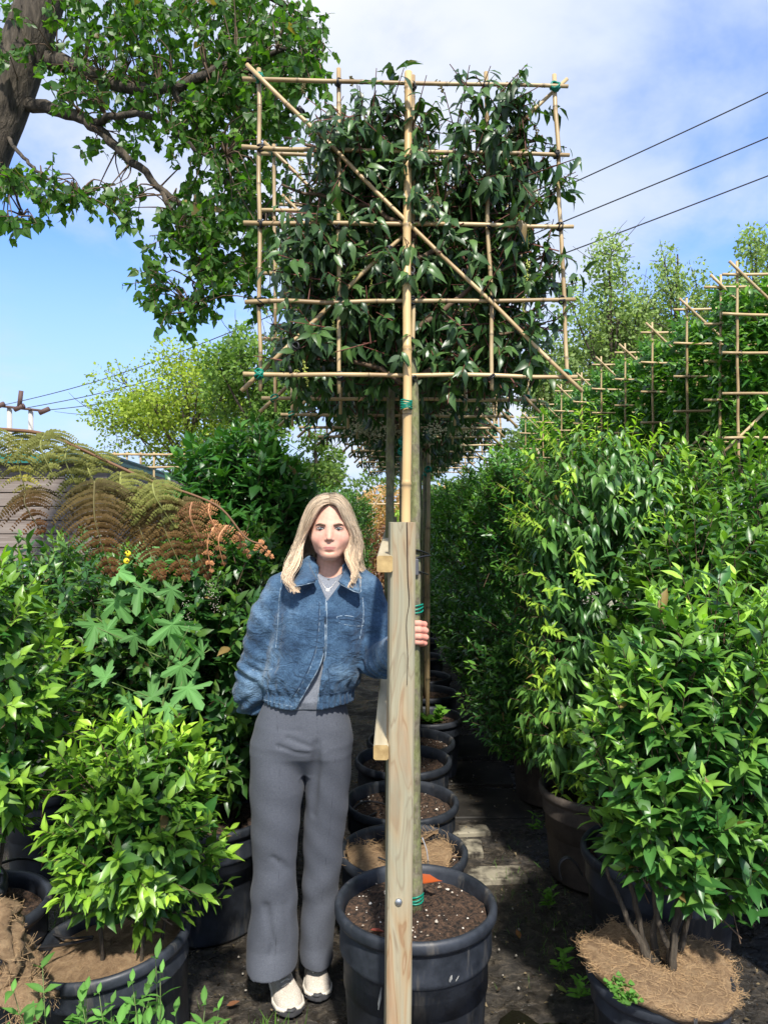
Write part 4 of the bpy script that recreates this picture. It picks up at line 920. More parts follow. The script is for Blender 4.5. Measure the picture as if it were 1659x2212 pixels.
BL = [(400, 120, 190, 130, 128, 4.8), (470, 330, 85, 190, 115, 4.6), (500, 530, 85, 110, 78, 4.6), (240, 30, 140, 75, 54, 4.9), (560, 190, 90, 80, 40, 4.5), (600, 95, 70, 70, 26, 4.5), (640, 150, 40, 45, 16, 4.4), (500, 0, 90, 60, 40, 4.8), (660, 110, 40, 60, 10, 4.4), (670, 160, 30, 30, 8, 4.4), (645, 45, 50, 40, 12, 4.5), (590, 240, 50, 50, 12, 4.8),
      (30, 60, 50, 70, 20, 5.1), (60, 20, 60, 40, 12, 5.4), (20, 375, 40, 30, 9, 4.4), (90, 400, 45, 26, 11, 4.35), (165, 418, 30, 20, 8, 4.3), (45, 480, 40, 16, 6, 4.3), (390, 660, 50, 40, 14, 4.5), (320, 620, 28, 34, 7, 4.5),
      (190, 320, 40, 26, 3, 4.7), (250, 420, 70, 24, 10, 4.6), (285, 470, 24, 22, 4, 4.5), (180, 190, 80, 34, 16, 4.7), (320, 280, 80, 60, 18, 4.9), (380, 480, 50, 60, 16, 4.6), (570, 400, 50, 120, 26, 4.9), (560, 600, 50, 60, 18, 4.8), (615, 300, 40, 60, 10, 4.9), (150, 130, 60, 60, 16, 4.8), (440, 660, 40, 20, 5, 4.5), (340, 560, 30, 60, 7, 4.5)]
B = []; 
for (cx, cy, rx, ry, n_, d) in BL:
    for _ in range(int(n_*2.15)):
        a = rng.uniform(0, 6.28); q = math.sqrt(rng.uniform()); B.append(W5(cx+rx*q*math.cos(a), cy+ry*q*math.sin(a), d+rng.normal(0, .22)))
B = np.array(B); n_ = len(B); D = rng.normal(0, 1, (n_, 3)); D[:, 2] -= .5; D = unit(D); ln = rng.uniform(.08, .17, n_)
P, A, Nn, L, C = shoots(B, D, ln, 6, .062, rng.uniform(0, .7, n_), (.050, .125, .022), (.17, .30, .04), 75, 40, droop=.75, jitter=.4, tipsmall=.7)
Nn = rng.normal(0, 1, Nn.shape); leaves('crown', P, A, Nn, L, C, T_HEART, m_poplar, pop, .12, .15, .95)
cr_ = pop.children[-1]
allp = np.concatenate(lims); near = allp[np.argmin(((B[:, None, :]-allp[None, ::2, :])**2).sum(-1), axis=1)*2]
prisms('twigs', B, B+D*ln[:, None], .0028, .0012, m_twig, pop)
sel = rng.uniform(0, 1, n_) < .35
mb = MB()
for b_, nn_ in zip(B[sel], near[sel]):
    m1 = (b_+nn_)/2+rng.normal(0, .03, 3)+[0, 0, .04]; tube(mb, spline([nn_, m1, b_], 7), np.linspace(.006, .002, 7), 4, False)
mb.build('twigs', m_twig, pop)

# ================================================================== FAR TREES
def far_tree(name, x, ytop, ybase_half, d, rx, rz, label, n, leafL, old, new, seed, gaps=.35, cat='tree', e=1.0, trunkr=.14, up=.5, lob=14):
    """crown made of many separate leaf clumps carried by limbs"""
    global rng
    keep = rng; rng = np.random.default_rng(seed); X = (x-829.5)*d/F; Zt = CH-(ytop-1100)*d/F; zc = Zt-rz
    t = empty(name, (X, d, 0), label, cat); g = rng
    cl = []; 
    for _ in range(lob):
        v = unit(g.normal(size=3)); v[2] = v[2]*.9+.05; cl.append(np.array([0, 0, zc])+v*np.array([rx, rx*.8, rz])*g.uniform(.35, .82))
    cl = np.array(cl); P = []; 
    for c in cl:
        m = n//lob; v = unit(g.normal(size=(m, 3))); P.append(c+v*np.array([rx, rx, rz*.8])*.36*g.uniform(.15, 1, (m, 1))**.5*g.uniform(.8, 1.25))
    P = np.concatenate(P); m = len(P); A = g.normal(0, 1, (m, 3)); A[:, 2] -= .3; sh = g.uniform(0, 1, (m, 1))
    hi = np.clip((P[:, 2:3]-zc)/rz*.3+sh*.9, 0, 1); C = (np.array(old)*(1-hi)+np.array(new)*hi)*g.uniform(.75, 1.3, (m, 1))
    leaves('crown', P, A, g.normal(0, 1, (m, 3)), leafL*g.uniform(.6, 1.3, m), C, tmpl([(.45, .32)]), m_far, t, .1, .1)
    mb = MB(); top = np.array([0, 0, zc+rz*.7]); tube(mb, spline([(0, 0, -.1), (0.05*rx, 0, zc*.6), top], 14), np.linspace(trunkr, trunkr*.15, 14), 7); mb.build('trunk', m_bark, t)
    mb = MB()
    for c in cl:
        b0 = np.array([0.03*rx, 0, max(zc*.45, c[2]-rz*.7)]); tube(mb, spline([b0, (b0+c)/2+[0, 0, -.05*rz], c], 8), np.linspace(trunkr*.35, trunkr*.08, 8), 5)
        for _ in range(7): q = c+g.normal(0, .3, 3)*[rx, rx, rz*.8]*.8; tube(mb, spline([c, (c+q)/2+g.normal(0, .03, 3)*rx, q], 5), np.linspace(trunkr*.09, trunkr*.03, 5), 4, False)
    mb.build('limbs', m_bark, t); rng = keep; return t
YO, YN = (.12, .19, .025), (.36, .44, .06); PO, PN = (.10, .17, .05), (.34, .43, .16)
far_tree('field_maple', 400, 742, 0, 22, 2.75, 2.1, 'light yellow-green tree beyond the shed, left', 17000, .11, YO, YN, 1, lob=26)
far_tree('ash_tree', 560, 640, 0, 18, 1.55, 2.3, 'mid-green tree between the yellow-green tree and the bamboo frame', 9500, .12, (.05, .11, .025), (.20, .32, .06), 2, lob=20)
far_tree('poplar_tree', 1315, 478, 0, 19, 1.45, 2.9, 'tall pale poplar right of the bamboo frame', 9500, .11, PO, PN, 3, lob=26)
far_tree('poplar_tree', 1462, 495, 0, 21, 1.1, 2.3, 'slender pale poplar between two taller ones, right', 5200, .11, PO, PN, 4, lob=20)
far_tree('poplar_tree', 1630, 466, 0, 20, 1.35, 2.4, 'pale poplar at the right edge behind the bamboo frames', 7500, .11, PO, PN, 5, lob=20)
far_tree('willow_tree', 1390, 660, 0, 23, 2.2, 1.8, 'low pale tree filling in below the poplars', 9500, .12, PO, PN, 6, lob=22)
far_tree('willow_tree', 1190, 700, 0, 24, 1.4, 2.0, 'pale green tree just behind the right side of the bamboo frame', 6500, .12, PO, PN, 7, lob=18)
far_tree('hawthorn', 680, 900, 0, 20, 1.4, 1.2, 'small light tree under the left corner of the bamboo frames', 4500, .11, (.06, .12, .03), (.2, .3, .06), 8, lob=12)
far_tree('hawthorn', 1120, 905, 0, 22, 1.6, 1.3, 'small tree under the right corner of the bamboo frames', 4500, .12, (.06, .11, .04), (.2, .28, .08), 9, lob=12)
# far planting at the end of the path
def far_hedge(name, x0, x1, ytop, d, dep, label, old, new, n, leafL, seed, cat='hedge', ybot=None):
    g = np.random.default_rng(seed); X0, X1 = (x0-829.5)*d/F, (x1-829.5)*d/F; Zt = CH-(ytop-1100)*d/F
    t = empty(name, ((X0+X1)/2, d, 0), label, cat); hw = (X1-X0)/2
    P = np.c_[g.uniform(-hw, hw, n), g.uniform(0, dep, n)-dep/2, g.uniform(0, 1, n)**.8*Zt*(1+.0*g.normal(size=n))]
    P[:, 2] *= 1-.06*np.sin(P[:, 0]*5+seed)-.08*g.uniform(0, 1, n); A = g.normal(0, 1, (n, 3)); A[:, 2] += .6
    k = g.uniform(0, 1, (n, 1)); leaves('foliage', P, A, g.normal(0, 1, (n, 3)), leafL*g.uniform(.6, 1.2, n), (np.array(old)*(1-k)+np.array(new)*k), T_QUAD, m_far, t, .1, .2)
    mb = MB()
    for i in range(max(2, int(2*hw/.4))): xx = -hw+(i+.5)*.4; tube(mb, [(xx, 0, 0), (xx, 0, Zt*.85)], [.02, .006], 5)
    mb.build('stems', m_bark, t); return t
far_hedge('beech_hedge', 770, 1010, 1056, 15, .5, 'tan-orange leaved hedge closing the far end of the path', (.30, .16, .06), (.62, .42, .20), 9000, .07, 1)
far_hedge('golden_shrub', 925, 1000, 1052, 13.6, .5, 'golden yellow shrub at the far end of the path', (.40, .40, .05), (.70, .68, .12), 2200, .06, 2, 'shrub')
far_hedge('red_shrub', 790, 850, 1130, 12.6, .6, 'low reddish-brown shrub left of the far path', (.09, .035, .02), (.28, .14, .08), 2500, .06, 3, 'shrub')
far_hedge('red_shrub', 925, 965, 1140, 12.4, .5, 'reddish shrub right of the far path beside the hedge', (.12, .05, .03), (.36, .20, .12), 1800, .06, 4, 'shrub')
far_hedge('lime_shrub', 845, 878, 1106, 13.2, .4, 'small lime-green shrub before the tan hedge, left of the pole', (.12, .22, .03), (.34, .5, .08), 900, .06, 5, 'shrub')
far_hedge('lime_shrub', 893, 925, 1100, 13.0, .4, 'small lime-green shrub right of the trunk at the path end', (.12, .22, .03), (.34, .5, .08), 900, .06, 6, 'shrub')
tf = empty('bamboo_frame', (-.05, 14.4, 0), 'small bamboo trellis in front of the far tan hedge', 'frame')
for (a, b) in (((-.45, 0, .1), (-.45, 0, 2.0)), ((.55, 0, .1), (.55, 0, 2.0)), ((-.55, -.03, 1.25), (1.3, -.03, 1.25)), ((-.5, -.05, 1.1), (.0, -.05, 1.95)), ((.55, -.05, 1.95), (1.3, -.05, 1.2)), ((1.2, 0, .1), (1.2, 0, 2.0)), ((-.55, -.03, 1.75), (1.3, -.03, 1.75))): cane(tf, a, b, .018, nodes=0)
far_hedge('field_hedge', -800, 760, 1030, 30, 2, 'distant dark green hedge behind the nursery, left part', (.04, .08, .025), (.14, .22, .05), 16000, .22, 7)
far_hedge('field_hedge', 760, 2400, 1020, 31, 2, 'distant dark green hedge behind the nursery, right part', (.04, .08, .025), (.14, .22, .05), 16000, .22, 8)
lft = empty('bamboo_frame', (-2.95, 9.2, 0), 'tan bamboo frames showing over the teal shed gutter', 'frame')
for x in (-.25, -.1, .06, .22): cane(lft, (x, 0, .1), (x, 0, 2.33), .014, nodes=0)
for z in (2.15, 2.3): cane(lft, (-.3, -.02, z), (.6, -.02, z), .014, nodes=0)

# ================================================================== SHED
shed = empty('shed', (-3.9, 7.0, 0), 'weathered plank shed with a teal roof edge, far left', 'shed')
def _plank(t, b):
    f = nz(t, 3, 6, .6, stretch=(.5, 1, 9), dist=.4); g = nz(t, 9, 4, .6)
    t.links.new(ramp(t, f, [(.3, (.13, .10, .085)), (.5, (.24, .20, .175)), (.7, (.32, .28, .25))]), b.inputs['Base Color']); bump(t, b, f, .4, .01)
m_plank = mat('weathered_plank', rough=.85, fn=_plank)
o_ = np.array([-3.9, 7.0, 0]); mb = MB(); zz_ = 0.05; xr = U(232, 1100, 7.0)[0]
for i in range(16):
    h = .125; box(mb, (( -6.4+xr)/2, 7.02+rng.normal(0, .002), zz_+h/2), (xr+6.4, .025, h-.007), None, .004); zz_ += h
mb.build('plank_wall', m_plank, shed, smooth=False, origin=o_)
mb = MB(); box(mb, (xr-.02, 8.6, 1.0), (.03, 3.1, 2.0)); mb.build('side_wall', m_plank, shed, smooth=False, origin=o_)
mb = MB(); box(mb, ((-6.4+xr)/2, 7.10, 1.0), (xr+6.3, .03, 2.0)); mb.build('lining', mat('dark_lining', (.02, .018, .015), .9), shed, smooth=False, origin=o_)
m_teal = mat('teal_paint', rough=.45, fn=two(4, (.015, .15, .125), (.03, .22, .19), .3, .7))
mb = MB(); q0, q1 = U(-150, 905, 6.8), U(372, 1034, 6.9)
nb_ = 12
for k in range(nb_):
    pass
mb = MB(); P = np.array([U(-900, 991, 6.9), U(0, 991, 6.9), U(236, 991, 6.9)]+[U(236+(372-236)*q, 991+(1032-991)*q, 1/(1/6.9+(1/11.4-1/6.9)*q)) for q in np.linspace(.1, 1, 17)]); V = []; 
for p in P: V += [p+[0, 0, .045], p+[0, 0, -.035], p+[0, .05, -.035], p+[0, .05, .045]]
f_ = []
for i in range(19):
    for j in range(4): f_.append((i*4+j, i*4+(j+1) % 4, (i+1)*4+(j+1) % 4, (i+1)*4+j))
f_ += [(3, 2, 1, 0), (76, 77, 78, 79)]; mb.add(V, f_); mb.build('roof_edge', m_teal, shed, smooth=False, origin=o_)
mb = MB(); V = []
for p in P: V += [p+[0, .05, .03], p+[-1.2, 2.5, .02], p+[-1.2, 2.5, 0], p+[0, .05, 0]]
mb.add(V, f_); mb.build('roof', mat('grey_roof', (.16, .16, .15), .8), shed, smooth=False, origin=o_)
mb = MB(); box(mb, U(155, 1031, 6.9), (.10, .06, .075), None, .01); fl_ = mb.build('floodlight', m_black, shed, smooth=False, origin=o_)
mb = MB(); box(mb, U(155, 1031, 6.9)+[0, -.034, 0], (.075, .006, .05), None, .002); mb.build('lens', mat('lens', (.5, .55, .55), .15), fl_, smooth=False, origin=o_)
# pipes and boxes in front of the shed
def pipe(name, c, ax, r, ln, m_, label, ribs=0, cat='pipe'):
    e = empty(name, c, label, cat); ax = unit(np.asarray(ax, float)); c = np.zeros(3); n_ = 40 if ribs else 6; q = np.linspace(-.5, .5, n_)[:, None]
    rad = r*(1+(.05*np.sign(np.sin(np.arange(n_)*2.0)) if ribs else 0)); mb = MB(); tube(mb, c+ax*ln*q, np.full(n_, r)*rad/r, 24, False)
    tube(mb, c+ax*ln*q[::-1], np.full(n_, r*.86), 24, False); mb.build('pipe_wall', m_, e); return e
m_gp = mat('grey_pipe', (.24, .27, .31), .4); 
pipe('drain_pipe', U(78, 1255, 5.2), (-.9, .9, .15), .085, .5, m_gp, 'light grey plastic pipe lying by the shed'); pipe('clay_pipe', U(35, 1252, 5.4), (.3, 1, 0), .075, .4, mat('clay', (.26, .24, .21), .8), 'dull round pipe end beside the light grey pipe')
pipe('ribbed_hose', U(42, 1275, 4.9), (1, -.35, .1), .06, .35, m_black, 'black ribbed hose end below the grey pipe', 1); pipe('ribbed_hose', U(70, 1305, 4.7), (.9, .5, -.6), .035, .3, m_black, 'thin black ribbed hose hanging below the larger one', 1)
def tub(c, s, m_, label, nm='storage_tub'):
    e = empty(nm, (c[0], c[1], 0), label, 'tub'); mb = MB(); box(mb, (0, 0, c[2]), s, None, .02); mb.build('tub_body', m_, e, smooth=False)
    mb = MB(); box(mb, (0, 0, c[2]+s[2]/2+.012), (s[0]+.04, s[1]+.04, .022), None, .008); mb.build('lid', m_, e, smooth=False); return e
tub(U(30, 1350, 5.0), (.42, .4, .18), mat('teal_plastic', (.03, .20, .24), .3), 'teal plastic tub among the pipes'); tub(U(70, 1440, 4.6), (.36, .4, .26), m_pot, 'dark box below the teal tub')
tub(U(60, 1392, 4.9)-[0, 0, .35], (.9, .6, .9), mat('dark_bench', (.03, .03, .032), .8), 'dark bench carrying the tubs and pipes', 'bench')
# ================================================================== POLES AND WIRES
up = empty('utility_pole', U(45, 885, 40)*[1, 1, 0], 'twin concrete pole with a crossarm and insulators, far left', 'utility pole'); o_ = U(45, 885, 40)*[1, 1, 0]
m_pc = mat('pole_concrete', (.42, .41, .38), .8); m_iron = mat('iron', (.10, .055, .045), .7)
for (x) in (22, 68):
    mb = MB(); p = U(x, 878 if x < 40 else 882, 40); tube(mb, [p*[1, 1, 0], p], [.17, .13], 8); mb.build('pole', m_pc, up, origin=o_)
mb = MB(); a_, b_ = U(-25, 874, 39.8), U(100, 888, 39.8); tube(mb, [a_, b_], .07, 6); mb.build('crossarm', m_iron, up, origin=o_)
for (x, y, h) in ((0, 876, 0), (43, 880, 1), (97, 887, 0)):
    mb = MB(); c = U(x, y, 39.7); tube(mb, [c+[-.25, 0, -.12], c+[.25, 0, .1]], .13, 8); 
    if h: tube(mb, [c, c+[.1, 0, .85]], .12, 8)
    mb.build('insulator', m_iron, up, origin=o_)
m_wire = mat('wire', (.03, .032, .035), .5)
for pts, lb in ((((-60, 888, 60), (40, 868, 40), (215, 822, 34), (430, 745, 29), (800, 592, 24), (1210, 408, 20), (1659, 200, 17), (1990, 30, 15)), 'top power line crossing the sky'),
                (((60, 881, 40), (215, 850, 34), (430, 790, 29), (800, 650, 24), (1225, 476, 20), (1659, 297, 17), (1990, 150, 15)), 'middle power line crossing the sky'),
                (((103, 886, 40), (240, 868, 34), (450, 815, 29), (800, 700, 24), (1215, 549, 20), (1659, 380, 17), (1990, 250, 15)), 'lowest power line crossing the sky')):
    mb = MB(); tube(mb, spline([U(*p) for p in pts], 60), np.linspace(.022, .015, 60), 5); tag(mb.build('power_line', m_wire, None), lb, 'power line')

# ================================================================== PERSON (signed distance modelling)
def smin(a, b, k): h = np.clip(.5+.5*(b-a)/k, 0, 1); return b*(1-h)+a*h-k*h*(1-h)
def smax(a, b, k): return -smin(-a, -b, k)
def sph(p, c, r): return np.sqrt(((p-np.asarray(c))**2).sum(-1))-r
def ell(p, c, r):
    q = p-np.asarray(c); r = np.asarray(r, float); k0 = np.sqrt(((q/r)**2).sum(-1)); k1 = np.sqrt(((q/r**2)**2).sum(-1)); return k0*(k0-1)/(k1+1e-9)
def cap(p, a, b, ra, rb=None):
    rb = ra if rb is None else rb; a = np.asarray(a, float); b = np.asarray(b, float); ba = b-a; pa = p-a
    h = np.clip((pa*ba).sum(-1)/(ba*ba).sum(), 0, 1); return np.sqrt(((pa-h[..., None]*ba)**2).sum(-1))-(ra+(rb-ra)*h)
def chain(p, pts, k=.01):
    d = None
    for (a, b) in zip(pts[:-1], pts[1:]):
        e = cap(p, a[:3], b[:3], a[3], b[3]); d = e if d is None else smin(d, e, k)
    return d
def loft(p, rows, power=2.0):
    z = p[..., 2]; R_ = np.array(sorted(rows)); zi = R_[:, 0]; cx, cy, ax, ay = (np.interp(z, zi, R_[:, i]) for i in (1, 2, 3, 4))
    x = np.abs(p[..., 0]-cx)/ax; y = np.abs(p[..., 1]-cy)/ay; q = (x**power+y**power)**(1/power); d = (q-1)*np.minimum(ax, ay)
    return np.maximum(d, np.maximum(zi[0]-z, z-zi[-1]))
def axis(a, b, step, fine=()):
    o = [a]
    while o[-1] < b:
        s = step
        for (fa, fb, fs) in fine:
            if fa-step < o[-1] < fb: s = min(s, fs)
        o.append(o[-1]+s)
    return np.array(o)
def nets(ax, fn, blk=12):
    X, Y, Z = ax; nx, ny, nz_ = map(len, ax); Fv = np.full((nx, ny, nz_), 1.0, np.float32)
    for i in range(0, nx, blk):
        for j in range(0, ny, blk):
            for k in range(0, nz_, blk):
                xs, ys, zs = X[i:i+blk], Y[j:j+blk], Z[k:k+blk]; c = np.array([[(xs[0]+xs[-1])/2, (ys[0]+ys[-1])/2, (zs[0]+zs[-1])/2]])
                diag = .5*math.sqrt((xs[-1]-xs[0])**2+(ys[-1]-ys[0])**2+(zs[-1]-zs[0])**2); d = float(fn(c)[0])
                if abs(d) > diag*1.7+.02: Fv[i:i+blk, j:j+blk, k:k+blk] = d; continue
                G = np.stack(np.meshgrid(xs, ys, zs, indexing='ij'), -1).reshape(-1, 3); Fv[i:i+blk, j:j+blk, k:k+blk] = fn(G).reshape(len(xs), len(ys), len(zs))
    S = Fv < 0; cnt = np.zeros((nx-1, ny-1, nz_-1), np.int8); C8 = [(a, b, c) for a in (0, 1) for b in (0, 1) for c in (0, 1)]
    for a, b, c in C8: cnt += S[a:nx-1+a, b:ny-1+b, c:nz_-1+c]
    act = np.argwhere((cnt > 0) & (cnt < 8)); I, J, K = act.T; vals = {}
    for q in C8: vals[q] = (Fv[I+q[0], J+q[1], K+q[2]].astype(float), np.c_[X[I+q[0]], Y[J+q[1]], Z[K+q[2]]])
    acc = np.zeros((len(act), 3)); w_ = np.zeros(len(act))
    for q in C8:
        for d in range(3):
            if q[d]: continue
            r = list(q); r[d] = 1; r = tuple(r); va, pa = vals[q]; vb, pb = vals[r]; m = (va < 0) != (vb < 0); t = np.where(m, va/(va-vb+1e-12), 0)
            acc += np.where(m[:, None], pa+(pb-pa)*t[:, None], 0); w_ += m
    V = acc/w_[:, None]; idx = np.full((nx-1, ny-1, nz_-1), -1, np.int32); idx[I, J, K] = np.arange(len(act)); faces = []
    for d in range(3):
        sl0 = [slice(None)]*3; sl1 = [slice(None)]*3; sl0[d] = slice(0, -1); sl1[d] = slice(1, None); ch = S[tuple(sl0)] != S[tuple(sl1)]
        E = np.argwhere(ch); a, b = [q for q in range(3) if q != d]; ok = (E[:, a] > 0) & (E[:, b] > 0) & (E[:, a] < cnt.shape[a]) & (E[:, b] < cnt.shape[b]) & (E[:, d] < cnt.shape[d]); E = E[ok]
        def cell(da, db): q = E.copy(); q[:, a] -= da; q[:, b] -= db; return idx[q[:, 0], q[:, 1], q[:, 2]]
        Q = np.c_[cell(1, 1), cell(0, 1), cell(0, 0), cell(1, 0)]; neg = S[E[:, 0], E[:, 1], E[:, 2]]
        flip = neg if d != 1 else ~neg
        Q = np.where(flip[:, None], Q, Q[:, ::-1]); faces.append(Q)
    Fc = np.concatenate(faces); return V, Fc[(Fc >= 0).all(1)]
def sdf_mesh(name, ax, fn, material, parent, colour=None, origin=(0, 0, 0), post=None):
    V, Fc = nets(ax, fn)
    if post is not None: V = post(V)
    me = bpy.data.meshes.new(name); me.from_pydata((V-np.asarray(origin)).tolist(), [], Fc.tolist()); me.update(); me.polygons.foreach_set('use_smooth', [True]*len(me.polygons))
    if colour is not None:
        a = me.color_attributes.new('Col', 'FLOAT_COLOR', 'POINT'); a.data.foreach_set('color', np.c_[colour(V), np.ones(len(V))].ravel())
    me.materials.append(material); return link(bpy.data.objects.new(name, me), parent)
S2 = 2.62
def J(x, y, d=2.62, r=None): v = U(x, y, d); return tuple(v)+((r,) if r is not None else ())
PO_ = np.array([-.29, 2.62, 0])
per = empty('person', PO_, 'blonde woman in a denim jacket and grey flared trousers, one hand on the trunk', 'person')
XC = -.179
def attrcol(t, b): at = N(t, 'ShaderNodeAttribute', attribute_name='Col'); t.links.new(at.outputs['Color'], b.inputs['Base Color'])
def _skin(t, b):
    attrcol(t, b); b.inputs['Subsurface Weight'].default_value = .12; b.inputs['Subsurface Radius'].default_value = (.01, .004, .002); bump(t, b, nz(t, 300, 3, .6), .08, .001)
m_skin = mat('skin', rough=.55, spec=.3, fn=_skin)
HAND_Z = 1.278; TX, TY = .0895, 2.315
def hand(p):
    # palm seen edge-on between post and trunk, four fingers wrapping the trunk on its far right side, thumb closing behind
    d = cap(p, (.035, 2.262, HAND_Z+.004), (.073, 2.270, HAND_Z+.018), .015, .0125)
    for (dz, ra) in ((.006, .0125), (-.010, .012), (-.020, .0115)): d = smin(d, cap(p, (.032, 2.262, HAND_Z-.002), (.078, 2.270, HAND_Z+dz), ra, ra*.95), .008)
    fs = []
    for i, (dz, L, rr) in enumerate(((.034, .92, .0088), (.015, 1.0, .0093), (-.0045, .98, .0090), (-.0225, .82, .0080))):
        z = HAND_Z+dz; c = np.array([TX, TY]); R0 = .0305
        pts = [(.072, 2.271, z+.004, rr*1.1)]
        for k, aa in enumerate((-62, -22, 22, 62)): 
            a = R(aa*L+(-0 if k else 0)); R0 = (.0290, .0325, .0330, .0295)[i]; pts.append((c[0]+R0*math.cos(a)*(1.0+.12*(k == 1)), c[1]+R0*math.sin(a), z-.0050*k, rr*(1.06 if k == 1 else 1)*(1-.05*k)))
        fs.append(chain(p, pts, .004))
    f = fs[0]
    for g in fs[1:]: f = smin(f, g, .0025)
    d = smin(d, f, .006)
    th = chain(p, [(.040, 2.270, HAND_Z+.012, .013), (.052, 2.305, HAND_Z+.022, .0115), (.066, 2.338, HAND_Z+.024, .010), (.086, 2.347, HAND_Z+.022, .0085)], .005)
    return smin(d, th, .008)
LIP = None
def head(p):
    q = p.copy(); q[:, 0] -= XC; a = np.abs(q[:, 0]); m = q.copy(); m[:, 0] = a
    d = ell(q, (0, 2.640, 1.612), (.0700, .0880, .0850)); d = smin(d, ell(q, (0, 2.606, 1.560), (.0590, .0690, .0780)), .03)
    d = smin(d, ell(q, (0, 2.562, 1.502), (.030, .026, .022)), .03); d = smin(d, ell(m, (.036, 2.575, 1.552), (.025, .026, .024)), .02)
    d = smin(d, ell(m, (.040, 2.605, 1.525), (.012, .03, .020)), .02)
    d = smin(d, ell(m, (.022, 2.556, 1.600), (.022, .010, .007)), .012)
    d = smax(d, -ell(m, (.030, 2.533, 1.5865), (.0175, .017, .0105)), .012)
    d = smin(d, ell(m, (.030, 2.5590, 1.5865), (.0155, .0125, .0095)), .004)
    d = smin(d, cap(q, (0, 2.549, 1.594), (0, 2.533, 1.562), .0055, .0075), .014); d = smin(d, ell(q, (0, 2.529, 1.5545), (.0085, .0095, .0072)), .007)
    d = smin(d, ell(m, (.0105, 2.537, 1.5510), (.0055, .0078, .0050)), .004); d = smax(d, -ell(m, (.0058, 2.533, 1.5465), (.0028, .0040, .0022)), .002)
    d = smin(d, ell(q, (0, 2.546, 1.5290), (.0265, .009, .014)), .014)
    if LIP is not None:
        L = LIP
        d = smin(d, cap(m, (0, L[0]+.0016, 1.5262), (.020, L[1]+.0012, 1.5250), .0036, .0012), .002); d = smin(d, cap(m, (0, L[2]+.0022, 1.5192), (.016, L[3]+.0018, 1.5216), .0046, .0014), .0025)
        d = smax(d, -cap(m, (0, L[4]-.0022, 1.5234), (.022, L[5]-.0012, 1.5236), .0011, .0008), .001)
    d = smax(d, -ell(q, (0, 2.536, 1.5095), (.016, .006, .0035)), .006)
    d = smin(d, ell(m, (.071, 2.645, 1.572), (.008, .018, .030)), .006)
    return d
def yf0(x, z):
    ys = np.linspace(2.50, 2.62, 481); d = head(np.c_[np.full(481, XC+x), ys, np.full(481, z)]); return ys[int(np.argmax(d < 0))]
LIP = [yf0(0, 1.5262), yf0(.020, 1.5250), yf0(0, 1.5192), yf0(.016, 1.5216), yf0(0, 1.5234), yf0(.022, 1.5236)]
def body(p):
    d = head(p); d = smin(d, cap(p, (XC, 2.645, 1.545), (XC-.004, 2.652, 1.435), .0465, .0500), .015)
    d = smin(d, cap(p, (XC-.10, 2.66, 1.395), (XC+.085, 2.66, 1.395), .045), .05)
    d = smin(d, loft(p, [(.84, -.28, 2.63, .13, .09), (1.0, -.255, 2.63, .105, .08), (1.15, -.23, 2.63, .115, .085), (1.3, -.20, 2.63, .125, .085), (1.39, -.195, 2.64, .12, .07)]), .04)
    for pts in ([J(603, 1290, 2.64, .045), J(560, 1440, 2.66, .038), J(552, 1490, 2.68, .034), J(578, 1545, 2.80, .026), J(600, 1560, 2.86, .02)],
                [J(797, 1290, 2.62, .042), J(817, 1432, 2.60, .036), J(846, 1400, 2.38, .026), (.035, 2.262, HAND_Z, .019)],
                [J(605, 1640, 2.62, .075), J(598, 1860, 2.62, .050), J(600, 2075, 2.66, .030)], [J(708, 1640, 2.64, .072), J(690, 1860, 2.68, .048), J(676, 2075, 2.76, .034)]):
        d = smin(d, chain(p, pts, .02), .02)
    return smin(d, hand(p), .006)
def skincol(V):
    gr_ = np.random.default_rng(3)
    c = np.tile([.66, .375, .275], (len(V), 1)); x = V[:, 0]-XC; z = V[:, 2]; y = V[:, 1]; ax_ = np.abs(x)
    def mixc(c, k, col): k = np.clip(k, 0, 1)[:, None]; return c*(1-k)+np.array(col)*k
    g = lambda *t: np.exp(-sum(((a-b)/s)**2 for a, b, s in t)); hd_ = (z > 1.47) & (y < 2.7) & (np.abs(x) < .1)
    c = mixc(c, .35*g((ax_, .036, .018), (z, 1.553, .02))*hd_, (.70, .29, .24)); c = mixc(c, .3*g((x, 0, .012), (z, 1.553, .012))*hd_, (.64, .27, .22))
    lk = np.clip(3*(1-np.sqrt((x/.0235)**2+((z-1.5225)/.0078)**2)), 0, 1)*((y < 2.56) & hd_); c = mixc(c, .85*lk, (.50, .185, .175)); c = mixc(c, .7*g((z, 1.5235, .0011))*(ax_ < .0225)*((y < 2.56) & hd_), (.20, .07, .06))
    c = mixc(c, .5*g((ax_, .030, .017), (z, 1.5935, .005))*hd_, (.42, .22, .17)); c = mixc(c, .35*g((ax_, .030, .016), (z, 1.576, .005))*hd_, (.45, .25, .22))
    hz = (x > .15); c = np.where(hz[:, None], c*[1.0, .90, .90], c)
    k = hz & (np.abs(V[:, 0]-.118) < .012); c = np.where(k[:, None], c*[1.03, .85, .85], c); return c*(1+.05*np.sin(V[:, :1]*310+V[:, 2:3]*190)*np.sin(V[:, 2:3]*270-V[:, :1]*120))*(1+gr_.normal(0, .018, (len(V), 1)))
axb = (axis(-.50, .16, .009, ((-.262, -.095, .0030), (.02, .14, .0026))), axis(2.22, 2.92, .009, ((2.505, 2.62, .0028), (2.62, 2.745, .005), (2.24, 2.365, .0026))), axis(.0, 1.72, .010, ((1.44, 1.71, .0028), (1.235, 1.335, .0026), (1.335, 1.44, .006))))
bd = sdf_mesh('body', axb, body, m_skin, per, skincol, PO_)
